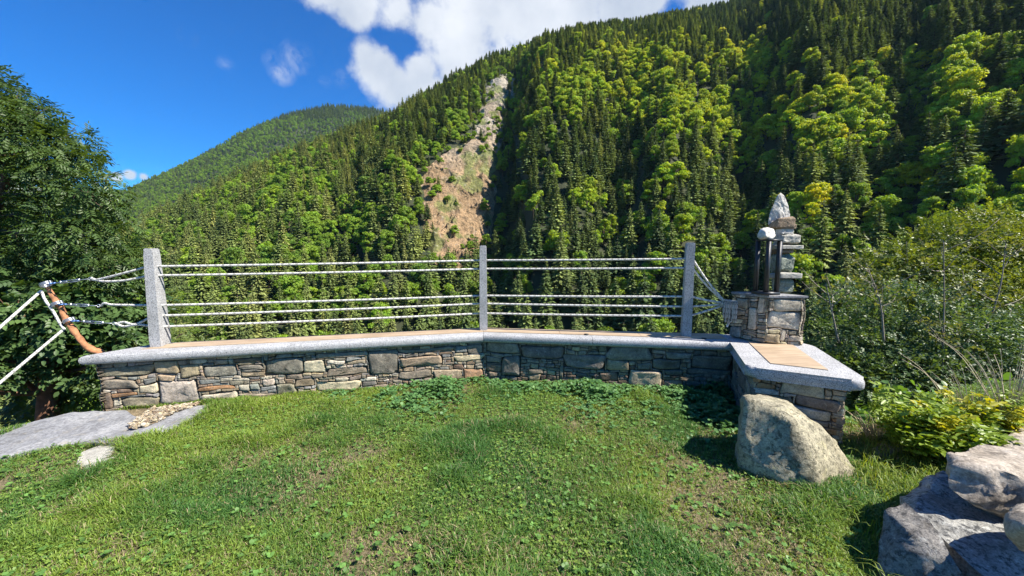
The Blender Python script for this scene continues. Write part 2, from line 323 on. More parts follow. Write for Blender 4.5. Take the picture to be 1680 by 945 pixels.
# ---------------------------------------------------------------- mountains
def px_dir(x, y):
    d = ray(x, y); return math.degrees(math.atan2(d[0], d[1])), math.degrees(math.atan2(d[2], math.hypot(d[0], d[1])))
SKY = [(0, 470, 380), (100, 440, 380), (210, 395, 400), (300, 345, 430), (400, 298, 450), (480, 262, 460), (560, 228, 460), (650, 198, 450), (700, 165, 450), (740, 140, 455), (800, 108, 480), (870, 84, 520),
       (950, 66, 560), (1040, 48, 590), (1130, 34, 620), (1240, 8, 660), (1340, -40, 690), (1500, -100, 720), (1680, -150, 740)]
sk = np.array([(*px_dir(x, y), d) for x, y, d in SKY])
R0, H0 = 92.0, -44.0
def gauss(x, s): return np.exp(-(x / s) ** 2)
def saw(u, a, b): return np.where(u < 0, np.clip(1 + u / a, 0, 1), np.clip(1 - u / b, 0, 1))
def MH(thd, r, fine=True):          # mountain height over azimuth (deg) and distance (m)
    thd = np.asarray(thd, float); er = np.interp(thd, sk[:, 0], sk[:, 1]); Dr = np.interp(thd, sk[:, 0], sk[:, 2])
    er = np.where(thd > sk[-1, 0], er + .1 * (thd - sk[-1, 0]), er); hr = EYE + Dr * np.tan(np.radians(er))
    X = 840 + FOC * np.tan(np.radians(np.clip(thd, -70, 70)))
    t = (r - R0) / (Dr - R0); w = np.clip(t * 5, 0, 1) * np.clip((1.0 - t) * 2.5, 0, 1)
    off = 42 * saw(X - (826 + 28 * t), 170, 44) * w
    off += 34 * saw(X - (1235 - 70 * t), 130, 80) * w
    off += 22 * saw(X - (1480 - 60 * t), 150, 60) * w
    off += 26 * saw(X - (560 + 60 * t), 130, 60) * w + 22 * saw(X - (1010 + 30 * t), 90, 60) * w
    x = r * np.sin(np.radians(thd)); y = r * np.cos(np.radians(thd)); P = np.stack([x, y], -1)
    off += 16 * fbm(P, .012, 3, 31) * w
    t = (r - off - R0) / (Dr - R0)
    prof = np.where(t < 1, t + .10 * np.sin(np.clip(t, 0, 1) * math.pi), 1 - (t - 1) * .9)
    h = H0 + (hr - H0) * prof
    h = np.where(t < 0, H0 + t * 3, h)
    return h + fbm(P, .035, 3, 33) * 3.0 * np.clip(t * 4, 0, 1)
def polar_mesh(name, th, rr, hf, m, colf=None):
    TH, RR = np.meshgrid(th, rr); Z = hf(TH, RR); x = RR * np.sin(np.radians(TH)); y = RR * np.cos(np.radians(TH))
    V = np.stack([x, y, Z], -1).reshape(-1, 3); n = len(th); i = np.arange(len(rr) - 1)[:, None] * n; j = np.arange(n - 1)[None]
    F = np.stack([i + j, i + j + 1, i + n + j + 1, i + n + j], -1).reshape(-1, 4)[:, ::-1]
    return mesh_np(name, V, F, m, smooth=True, col=None if colf is None else colf(V))
def soil_mat(name, a, b_, sc):
    m, nt, b, o = mat(name); c = ramp(nt, noise(nt, sc, 6, .6), [(.35, a), (.65, b_)]); nt.links.new(c, b.inputs['Base Color']); b.inputs['Roughness'].default_value = 1; return m
MAT_FLOOR = soil_mat('forest floor', (.018, .028, .010), (.04, .045, .02), .08)
link('mountain', polar_mesh('mountain', np.linspace(-60, 76, 420), np.linspace(88, 1000, 300), MH, MAT_FLOOR), kind='structure')
FS = [(-80, 330), (60, 320), (200, 318), (240, 300), (330, 258), (400, 218), (470, 190), (540, 175), (600, 178), (645, 186), (760, 205), (900, 240)]
fs = np.array([px_dir(x, y) for x, y in FS])
def FH(thd, r):
    er = np.interp(thd, fs[:, 0], fs[:, 1]); D = 1750.; hr = EYE + D * np.tan(np.radians(er)); t = (r - 600) / (D - 600)
    P = np.stack([r * np.sin(np.radians(thd)), r * np.cos(np.radians(thd))], -1)
    off = 130 * fbm(P, .0035, 4, 41) * np.clip(t * 3, 0, 1) * np.clip((1 - t) * 3, 0, 1); t = (r - off - 600) / (D - 600)
    return np.where(t < 1, -60 + (hr + 60) * np.clip(t, -.2, 1), hr - (t - 1) * 500)
link('far_hill', polar_mesh('far_hill', np.linspace(-62, 6, 180), np.linspace(560, 2300, 150), FH, MAT_FLOOR), kind='structure')
DS = np.array([px_dir(x, y) for x, y in [(-400, 250), (-100, 285), (20, 300), (110, 322), (200, 345), (300, 400), (420, 430)]])
def DH(thd, r):
    er = np.interp(thd, DS[:, 0], DS[:, 1]); D = 4200.; hr = EYE + D * np.tan(np.radians(er)); t = (r - 2000) / (D - 2000)
    P = np.stack([r * np.sin(np.radians(thd)), r * np.cos(np.radians(thd))], -1)
    return np.where(t < 1, -60 + (hr + 60) * np.clip(t, -.2, 1), hr - (t - 1) * 900) + 60 * fbm(P, .002, 4, 43)
link('distant_hill', polar_mesh('distant_hill', np.linspace(-75, -25, 120), np.linspace(1900, 5200, 90), DH, soil_mat('distant slope', (.05, .08, .03), (.16, .17, .11), .006)), kind='structure')

# rock face in the gully
ROCK = [(838, 128), (834, 175), (824, 235), (812, 285), (808, 330), (795, 390), (780, 432), (742, 440), (712, 420), (700, 372), (702, 318), (690, 290), (722, 262), (762, 238), (786, 200), (806, 150), (822, 130)]
ROCKA = np.array(ROCK, float)
def rock_d(P3):                   # signed distance (pixels of the 1680 frame) to the bare patch, ragged
    X, Y, D = proj(P3); Q = np.stack([X, Y], -1); return sdist(Q + 0, ROCK) + 16 * fbm(P3, .03, 3, 51) + 8 * fbm(P3, .12, 2, 52)
th_ = np.linspace(-15, 2.5, 260); r_ = np.linspace(115, 500, 460); TH, RR = np.meshgrid(th_, r_); Z = MH(TH, RR)
x = RR * np.sin(np.radians(TH)); y = RR * np.cos(np.radians(TH)); P = np.stack([x, y, Z], -1)
dd = rock_d(P.reshape(-1, 3)).reshape(Z.shape); k = np.clip(-dd / 14 + .25, -.3, 1)
ridge = 1 - np.abs(fbm(P * [1, 1, .35], .05, 5, 53)) * 2.2; st = fbm(P * [1, 1, .5], .2, 4, 54)
up = k * (2.0 + 3.2 * ridge + 2.2 * st + 1.6 * fbm(P, .5, 3, 59))
hz = np.floor((P[..., 2] + 9 * fbm(P, .03, 2, 57)) / 9) ; fr = (P[..., 2] + 9 * fbm(P, .03, 2, 57)) / 9 - hz
P[..., 2] += up; P[..., 1] -= k * (3.5 * (fr ** 3) + 1.2 * st); P[..., 0] += k * 2.5 * fbm(P, .15, 3, 55)
_, YY, _ = proj(P)
tone = np.clip(.5 + .9 * fbm(P, .04, 4, 56) + (YY - 235) / 200, 0, 1)[..., None]
pale = np.array([.38, .345, .285]); orange = np.array([.36, .245, .14]); green = np.array([.17, .20, .06])
C = pale * (1 - tone) + orange * tone; gm = np.clip((fbm(P, .09, 4, 58) - .03) * 6, 0, 1)[..., None]; C = C * (1 - .85 * gm) + green * .85 * gm
n = len(th_); V = P.reshape(-1, 3); i = np.arange(len(r_) - 1)[:, None] * n; j = np.arange(n - 1)[None]
F = np.stack([i + j, i + j + 1, i + n + j + 1, i + n + j], -1).reshape(-1, 4)[:, ::-1]; keep = (k.reshape(-1)[F] > -.25).all(1)
used = np.unique(F[keep]); mp = np.zeros(len(V), int); mp[used] = np.arange(len(used))
thing('rock_cliff', 'bare pale and rust brown rock face running down the gully in the forest', 'cliff', mesh_np('rock_cliff', V[used], mp[F[keep]], MAT_CLIFF, col=C.reshape(-1, 3)[used]))

# ---------------------------------------------------------------- forest trees
def quads(c, u, v):                # centre, half axes -> kite quads
    V = np.stack([c - u, c + v * .9 - u * .1, c + u, c - v * .9 - u * .1], 1).reshape(-1, 3); F = np.arange(len(V)).reshape(-1, 4); return V, F
def unit(a): return a / (np.linalg.norm(a, axis=-1, keepdims=True) + 1e-9)
def conifer(seed, H=22., R=3.3, tiers=30, dens=1.0, lean=0):
    g = np.random.default_rng(seed); mb = MB(); mb2 = []
    add_tube(mb, [(0, 0, -3), (0, 0, H * .5), (0, 0, H)], [.28, .18, .03], 6, (.5, .45, .4), 1)
    cs, us, vs, cc = [], [], [], []
    for t in range(tiers):
        f = (t + g.uniform(-.3, .3)) / tiers; z = H * (.10 + .89 * f); R_ = R * (1 - f) ** .72 * (.70 + .55 * g.random()) + .15; nb = int(11 * dens * (1 - .4 * f)) + 3; a0 = g.random() * 6.28
        for b in range(nb):
            a = a0 + 6.283 * b / nb + g.normal(0, .2); L = R_ * g.uniform(.55, 1.15) * (1 + .22 * math.cos(a - seed)); dx = np.array([math.cos(a), math.sin(a), 0]); sx = np.array([-dx[1], dx[0], 0]); br = g.uniform(.65, 1.3)
            for s in (.35, .6, .82, 1.0):
                p = dx * L * s + np.array([0, 0, z - .42 * L * s + .18 * L * s * s]); w = (.26 * R_ + .18) * (1.15 - .55 * s) * g.uniform(.7, 1.2)
                ud = unit(dx + sx * g.normal(0, .45) + np.array([0, 0, -.35 + g.normal(0, .22)])); vd = unit(sx + np.array([0, 0, g.normal(0, .4)]))
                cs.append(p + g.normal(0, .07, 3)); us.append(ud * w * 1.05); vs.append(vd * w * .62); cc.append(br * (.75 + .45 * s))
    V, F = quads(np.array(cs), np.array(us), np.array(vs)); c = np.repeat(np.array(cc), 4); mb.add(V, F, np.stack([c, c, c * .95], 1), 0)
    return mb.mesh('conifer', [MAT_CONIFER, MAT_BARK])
def broadleaf(seed, H=15., R=4.6, nb=26, per=120, q=.42):
    g = np.random.default_rng(seed); mb = MB()
    add_tube(mb, [(0, 0, -3), (.2, .1, H * .4), (0, 0, H * .8)], [.3, .22, .05], 6, (.8, .75, .7), 1)
    for k in range(nb):
        a = g.random() * 6.28; f = (k + .5) / nb; cz = H * (.32 + .60 * f); rad_ = R * math.sqrt(max(0, 1 - ((f - .33) / .72) ** 2)) * g.uniform(.45, .95)
        c = np.array([math.cos(a) * rad_, math.sin(a) * rad_, cz]); br = R * g.uniform(.24, .44); d = unit(g.normal(0, 1, (per, 3))); d[:, 2] = np.abs(d[:, 2]) * 1.1 - .35; d = unit(d)
        rr_ = br * g.uniform(.55, 1.22, per); p = c + d * rr_[:, None] * [1, 1, .78]; nrm = unit(d + g.normal(0, .55, (per, 3)))
        u = unit(np.cross(nrm, g.normal(0, 1, (per, 3)))); v = np.cross(nrm, u); s = q * g.uniform(.6, 1.25, per)[:, None]; V, F = quads(p, u * s, v * s)
        cl = g.uniform(.82, 1.2) * np.repeat(g.uniform(.75, 1.25, per), 4); mb.add(V, F, np.stack([cl * g.uniform(.9, 1.12), cl, cl], 1), 0)
        if k % 3 == 0: add_tube(mb, [(0, 0, cz * .5), c * .6 + np.array([0, 0, cz * .3]), c], [.14, .09, .04], 4, (.8, .75, .7), 1)
    return mb.mesh('broadleaf', [MAT_BROAD, MAT_BARK])
CON = [conifer(100 + k, 18.5, [3.5, 4.1, 3.1, 4.4, 3.8][k], [30, 28, 32, 26, 30][k], [1, 1, .85, 1.1, .7][k]) for k in range(5)]
BRO = [broadleaf(200 + k, [12.5, 11, 14, 10, 12][k], [3.4, 3.8, 3.2, 3.4, 4.2][k], [26, 24, 30, 22, 32][k], 130, .34) for k in range(5)]

BRIGHT = [(1000, 130, 190, 55, 1.3), (1130, 190, 150, 70, 1.3), (1230, 110, 90, 45, .9), (1340, 215, 170, 75, 1.25), (1500, 300, 170, 80, .9), (1610, 190, 130, 75, 1.15), (1640, 290, 120, 60, 1.0), (1400, 130, 60, 40, .7),
          (490, 290, 80, 50, 1.0), (420, 340, 120, 50, .9), (760, 200, 50, 40, .9), (600, 385, 170, 50, .9), (700, 330, 60, 70, .9), (1080, 400, 80, 80, .95), (1130, 440, 60, 60, .9), (880, 80, 60, 30, .6), (960, 330, 50, 60, .4),
          (450, 420, 150, 60, .7), (1320, 380, 120, 60, 1.0), (1480, 380, 160, 60, .9), (300, 400, 100, 60, .6), (500, 510, 150, 40, .6), (1000, 480, 100, 60, .5), (820, 470, 70, 60, .4), (1200, 330, 40, 80, .5), (1640, 110, 70, 30, .8)]
g = np.random.default_rng(11)
def scatter_pts(hf, th0, th1, r0, r1, sp):
    xs = np.arange(-r1, r1, sp); A, B = np.meshgrid(xs, xs); P = np.stack([A, B], -1).reshape(-1, 2) + g.uniform(-.47, .47, (A.size, 2)) * sp
    r = np.linalg.norm(P, axis=1); a = np.degrees(np.arctan2(P[:, 0], P[:, 1])); k = (r > r0) & (r < r1) & (a > th0) & (a < th1); P = P[k]; r = r[k]; a = a[k]
    return np.concatenate([P, hf(a, r)[:, None]], 1), a, r
P, A, R = scatter_pts(MH, -55, 60, 96, 800, 5.4)
Dr = np.interp(A, sk[:, 0], sk[:, 2]); k = R < Dr + 45; P, A, R = P[k], A[k], R[k]
X, Y, D = proj(P); k = (X > -260) & (X < 1940) & (Y > -230); P, A, R, X, Y, D = P[k], A[k], R[k], X[k], Y[k], D[k]
rd = rock_d(P); k = (rd > 3) | ((g.random(len(P)) < .75) & (rd > -200) & ((fbm(P, .05, 2, 64) > .02) | (rd > -7))) ; P, A, R, X, Y, D, rd = P[k], A[k], R[k], X[k], Y[k], D[k], rd[k]
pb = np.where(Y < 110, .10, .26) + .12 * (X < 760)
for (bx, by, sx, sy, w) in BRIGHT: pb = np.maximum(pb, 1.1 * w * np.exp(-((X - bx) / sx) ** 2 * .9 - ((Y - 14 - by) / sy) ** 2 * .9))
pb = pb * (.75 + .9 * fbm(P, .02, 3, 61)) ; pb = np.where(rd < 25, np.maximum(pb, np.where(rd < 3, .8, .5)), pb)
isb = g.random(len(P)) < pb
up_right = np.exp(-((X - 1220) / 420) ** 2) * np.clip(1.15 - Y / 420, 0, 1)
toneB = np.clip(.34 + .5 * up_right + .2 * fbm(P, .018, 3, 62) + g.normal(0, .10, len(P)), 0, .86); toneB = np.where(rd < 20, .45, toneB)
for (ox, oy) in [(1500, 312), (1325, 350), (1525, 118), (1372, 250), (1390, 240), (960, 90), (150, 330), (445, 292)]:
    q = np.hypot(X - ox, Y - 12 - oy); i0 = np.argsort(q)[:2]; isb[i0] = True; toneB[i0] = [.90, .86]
toneC = np.clip(.35 + .35 * fbm(P, .015, 3, 63) + g.normal(0, .2, len(P)) - .25 * ((X > 1150) & (Y < 190)) + .22 * (X < 700), 0, 1)  # upper-right conifers darker: shadow on that slope put into their tone
sz = g.uniform(.50, 1.04, len(P)) * np.where(R > 400, .95, 1.0); sz = np.where(rd < 3, sz * g.uniform(.25, .55, len(sz)), np.where(rd < 16, sz * .7, sz))
P[:, 2] += np.where(rd < 0, 3.2, 0); wd = g.uniform(.85, 1.2, len(P)) * np.where(rd < 3, 1.3, 1); yaw = g.random(len(P)) * 6.283
def geo_scatter(name, P, yaw, scl, tone, protos):
    me = bpy.data.meshes.new(name + '_points'); me.vertices.add(len(P)); me.vertices.foreach_set('co', np.asarray(P, np.float32).ravel())
    a = me.attributes.new('yaw', 'FLOAT_VECTOR', 'POINT'); r = np.zeros((len(P), 3), np.float32)
    yaw = np.asarray(yaw)
    if yaw.ndim == 1: r[:, 2] = yaw
    else: r[:] = yaw
    a.data.foreach_set('vector', r.ravel())
    a = me.attributes.new('scl', 'FLOAT_VECTOR', 'POINT'); a.data.foreach_set('vector', np.asarray(scl, np.float32).ravel())
    a = me.attributes.new('tone', 'FLOAT', 'POINT'); a.data.foreach_set('value', np.asarray(tone, np.float32))
    a = me.attributes.new('pick', 'INT', 'POINT'); a.data.foreach_set('value', rng.integers(0, len(protos), len(P)).astype(np.int32))
    ng = bpy.data.node_groups.new(name + '_nodes', 'GeometryNodeTree'); ng.interface.new_socket('Geometry', in_out='INPUT', socket_type='NodeSocketGeometry'); ng.interface.new_socket('Geometry', in_out='OUTPUT', socket_type='NodeSocketGeometry')
    gi = ng.nodes.new('NodeGroupInput'); go = ng.nodes.new('NodeGroupOutput'); g2i = ng.nodes.new('GeometryNodeGeometryToInstance')
    for o in protos:
        oi = ng.nodes.new('GeometryNodeObjectInfo'); oi.inputs['Object'].default_value = o; oi.transform_space = 'ORIGINAL'; ng.links.new(oi.outputs['Geometry'], g2i.inputs[0])
    ip = ng.nodes.new('GeometryNodeInstanceOnPoints'); ip.inputs['Pick Instance'].default_value = True
    ng.links.new(gi.outputs[0], ip.inputs['Points']); ng.links.new(g2i.outputs[0], ip.inputs['Instance'])
    def na(n, t): q = ng.nodes.new('GeometryNodeInputNamedAttribute'); q.data_type = t; q.inputs[0].default_value = n; return q.outputs[0]
    e = ng.nodes.new('FunctionNodeEulerToRotation'); ng.links.new(na('yaw', 'FLOAT_VECTOR'), e.inputs[0]); ng.links.new(e.outputs[0], ip.inputs['Rotation'])
    ng.links.new(na('scl', 'FLOAT_VECTOR'), ip.inputs['Scale']); ng.links.new(na('pick', 'INT'), ip.inputs['Instance Index'])
    ng.links.new(ip.outputs[0], go.inputs[0])
    o = link(name, me); m = o.modifiers.new('scatter', 'NODES'); m.node_group = ng; return o
# the 300 of each kind that show largest are objects; the rest one object per kind
hid = ((X < 235) & (Y < 700)) | ((X > 1340) & (Y > 430)) | (X < 0) | (X > 1680)
Xt, Yt, _ = proj(P + np.stack([0 * R, 0 * R, 16 * sz], -1)); hid |= (Yt > 545)
side = np.where(X < 560, 0, np.where(X < 800, 1, np.where(X < 1130, 2, np.where(X < 1320, 3, 4)))); BANDW = ['beyond the left railing', 'left of the middle post', 'between middle and right posts', 'beyond the cairn', 'above the right bushes']
def hue(b, t): return ('orange yellow' if t > .9 else 'yellow green' if t > .55 else 'mid green' if t > .3 else 'deep green') if b else ('grey green' if t > .6 else 'dark green' if t > .3 else 'blackish green')
indiv = np.zeros(len(P), bool)
for b, protos, nm, kindw in ((False, CON, 'conifer', 'pointed conifer'), (True, BRO, 'broadleaf_tree', 'broadleaf tree')):
    idx = np.where((isb == b) & ~hid)[0]; idx = idx[np.argsort((R / sz)[idx])][:290]; indiv[idx] = True
    for q in idx:
        tn = (toneB if b else toneC)[q]; hb = 'low' if R[q] < 165 else 'midway' if R[q] < 215 else 'high'; sizew = 'tall' if sz[q] > .85 else 'smaller'
        lab = f"{sizew} {hue(b, tn)} {kindw} {hb} on the slope {BANDW[side[q]]}"
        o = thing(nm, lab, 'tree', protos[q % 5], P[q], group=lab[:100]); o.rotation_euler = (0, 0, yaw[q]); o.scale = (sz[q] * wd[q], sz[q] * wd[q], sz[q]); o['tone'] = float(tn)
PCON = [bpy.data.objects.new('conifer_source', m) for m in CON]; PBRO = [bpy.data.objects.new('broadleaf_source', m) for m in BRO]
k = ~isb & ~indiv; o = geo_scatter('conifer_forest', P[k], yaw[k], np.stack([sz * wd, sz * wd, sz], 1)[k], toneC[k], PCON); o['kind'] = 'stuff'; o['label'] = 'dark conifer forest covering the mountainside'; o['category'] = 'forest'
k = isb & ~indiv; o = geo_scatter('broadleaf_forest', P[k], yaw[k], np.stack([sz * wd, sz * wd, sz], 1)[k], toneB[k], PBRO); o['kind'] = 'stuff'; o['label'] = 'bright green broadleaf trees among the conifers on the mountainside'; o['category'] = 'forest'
print('trees', len(P), isb.sum())
P, A, R = scatter_pts(FH, -60, 2, 700, 1800, 10.5); X, Y, D = proj(P); k = (X > -250) & (X < 800) & (Y < 470); P, A, R, X, Y = P[k], A[k], R[k], X[k], Y[k]
con = (Y < 196 + 16 * fbm(P, .01, 2, 71)) & (X > 380) | (g.random(len(P)) < .3 + .35 * fbm(P, .006, 3, 72)); s_ = g.uniform(.7, 1.15, len(P)); yw = g.random(len(P)) * 6.28
k = con; o = geo_scatter('far_conifer_forest', P[k], yw[k], np.stack([s_, s_, s_], 1)[k], np.full(k.sum(), .35), PCON); o['kind'] = 'stuff'; o['label'] = 'dark conifers on the far hill at the left'; o['category'] = 'forest'
k = ~con; o = geo_scatter('far_broadleaf_forest', P[k], yw[k], np.stack([s_, s_, s_], 1)[k], np.clip(.32 + .15 * fbm(P[k], .01, 2, 73), 0, 1), PBRO); o['kind'] = 'stuff'; o['label'] = 'green woodland on the far hill at the left'; o['category'] = 'forest'
print('far', len(P))

# ---------------------------------------------------------------- stone bench wall
E0, E1, E2, E3, E4 = [onz(x, y, .455)[:2] for x, y in ((128, 593), (793, 556), (1203, 570), (1224, 611), (1428, 637))]
def U2(a): return a / np.linalg.norm(a)
def n2(a, b): d = U2(b - a); return np.array([d[1], -d[0]])          # towards the camera for a->b going right
nL, nR = n2(E0, E1), n2(E1, E2); WID = .34
K0 = np.array([-3.36, 3.53]); K1 = E1 - .5 * (nL + nR) * WID; K2 = np.array([2.13, 3.93]); K3 = np.array([2.66, 3.84]); K4 = np.array([2.76, 3.45])
ZT, ZB = .50, .415
def prism(poly, z0, z1, bev=(), r=.036, seg=4, small=.004):
    bm = bmesh.new(); n = len(poly); lo = [bm.verts.new((p[0], p[1], z0)) for p in poly]; hi = [bm.verts.new((p[0], p[1], z1)) for p in poly]
    a = sum(poly[i][0] * poly[(i + 1) % n][1] - poly[(i + 1) % n][0] * poly[i][1] for i in range(n))
    if a < 0: lo.reverse(); hi.reverse(); bev = [(n - 2 - b) % n for b in bev]
    bm.faces.new(hi); bm.faces.new(lo[::-1])
    for i in range(n): bm.faces.new((lo[i], lo[(i + 1) % n], hi[(i + 1) % n], hi[i]))
    bm.edges.ensure_lookup_table(); E = []
    for e in bm.edges:
        for i in bev:
            s = {hi[i], hi[(i + 1) % n]}; t = {lo[i], lo[(i + 1) % n]}
            if set(e.verts) == s or set(e.verts) == t: E.append(e)
    if E: bmesh.ops.bevel(bm, geom=E, offset=r, segments=seg, profile=.55, affect='EDGES', clamp_overlap=True)
    return bm
def bm_mesh(bm, name, m, smooth=False, off=(0, 0, 0), sharp=35):
    bmesh.ops.recalc_face_normals(bm, faces=bm.faces[:]); bmesh.ops.translate(bm, vec=[-float(q) for q in off], verts=bm.verts[:])
    me = bpy.data.meshes.new(name); bm.to_mesh(me); bm.free(); me.materials.append(m)
    if smooth: me.polygons.foreach_set('use_smooth', [True] * len(me.polygons)); me.set_sharp_from_angle(angle=rad(sharp)); me.update()
    return me
wall = thing('stone_bench', 'long dry stone bench wall with rounded granite rim and tan panel top bounding the lawn', 'bench')
def lerp(a, b, t): return a * (1 - t) + b * t
def joint(a, b, g_): d = U2(b - a); return a + d * g_, b - d * g_
J = .0016
for a, b, c, d, bev in [(E0, lerp(E0, E1, .27), K0, lerp(K0, K1, .27), (0, 3)), (lerp(E0, E1, .27), lerp(E0, E1, .62), lerp(K0, K1, .27), lerp(K0, K1, .62), (0,)), (lerp(E0, E1, .62), E1, lerp(K0, K1, .62), K1, (0,)),
                        (E1, lerp(E1, E2, .46), K1, lerp(K1, K2, .46), (0,)), (lerp(E1, E2, .46), E2, lerp(K1, K2, .46), K2, (0,))]:
    a2, b2 = joint(a, b, J); c2, d2 = joint(c, d, J); link('granite_rim', bm_mesh(prism([a2, b2, d2, c2], ZB, ZT, bev), 'granite_rim', MAT_GRANITE, True), wall)
def round_poly(pts, rs, k=7):
    out = []; n = len(pts)
    for i, p in enumerate(pts):
        r = rs[i]
        if not r: out.append(p); continue
        a = U2(pts[i - 1] - p) * r; b = U2(pts[(i + 1) % n] - p) * r
        for t in np.linspace(0, 1, k): out.append((1 - t) ** 2 * (p + a) + 2 * t * (1 - t) * p + t * t * (p + b))
    return out
E2b = E2 + np.array([.003, 0]); K2b = K2 + np.array([.003, 0])
sp = round_poly([E2b, E3, E4, K4, K3, K2b], [0, .07, .10, .05, 0, 0]); link('granite_rim', bm_mesh(prism(sp, ZB, ZT, range(len(sp) - 2)), 'granite_rim', MAT_GRANITE, True), wall)
TP = .006
tb = .115
def tan_poly(a, b, c, d, e0, e1):
    A_ = lerp(a, c, .36); B_ = lerp(b, d, .36); C_ = lerp(a, c, .97); D_ = lerp(b, d, .97); return [lerp(A_, B_, e0), lerp(A_, B_, e1), lerp(C_, D_, e1), lerp(C_, D_, e0)]
for (a, b, c, d, k) in ((E0, E1, K0, K1, (.075, 1)), (E1, E2, K1, K2, (0, 1))):
    n = 3
    for q in range(n):
        t0, t1 = k[0] + (k[1] - k[0]) * q / n, k[0] + (k[1] - k[0]) * (q + 1) / n
        p = tan_poly(a, b, c, d, t0 + .0006, t1 - .0006); link('tan_panel', bm_mesh(prism(p, ZT - .01, ZT + TP, ()), 'tan_panel', MAT_TAN), wall)
tp = [onz(x, y, ZT)[:2] for x, y in ((1229, 563), (1264, 597), (1359, 608), (1300, 566))]; tp = [tp[0] + (tp[0] - tp[1]) * .35, tp[1], tp[2], tp[3] + (tp[3] - tp[2]) * .35]
link('tan_panel', bm_mesh(prism(tp, ZT - .01, ZT + TP, ()), 'tan_panel', MAT_TAN), wall)

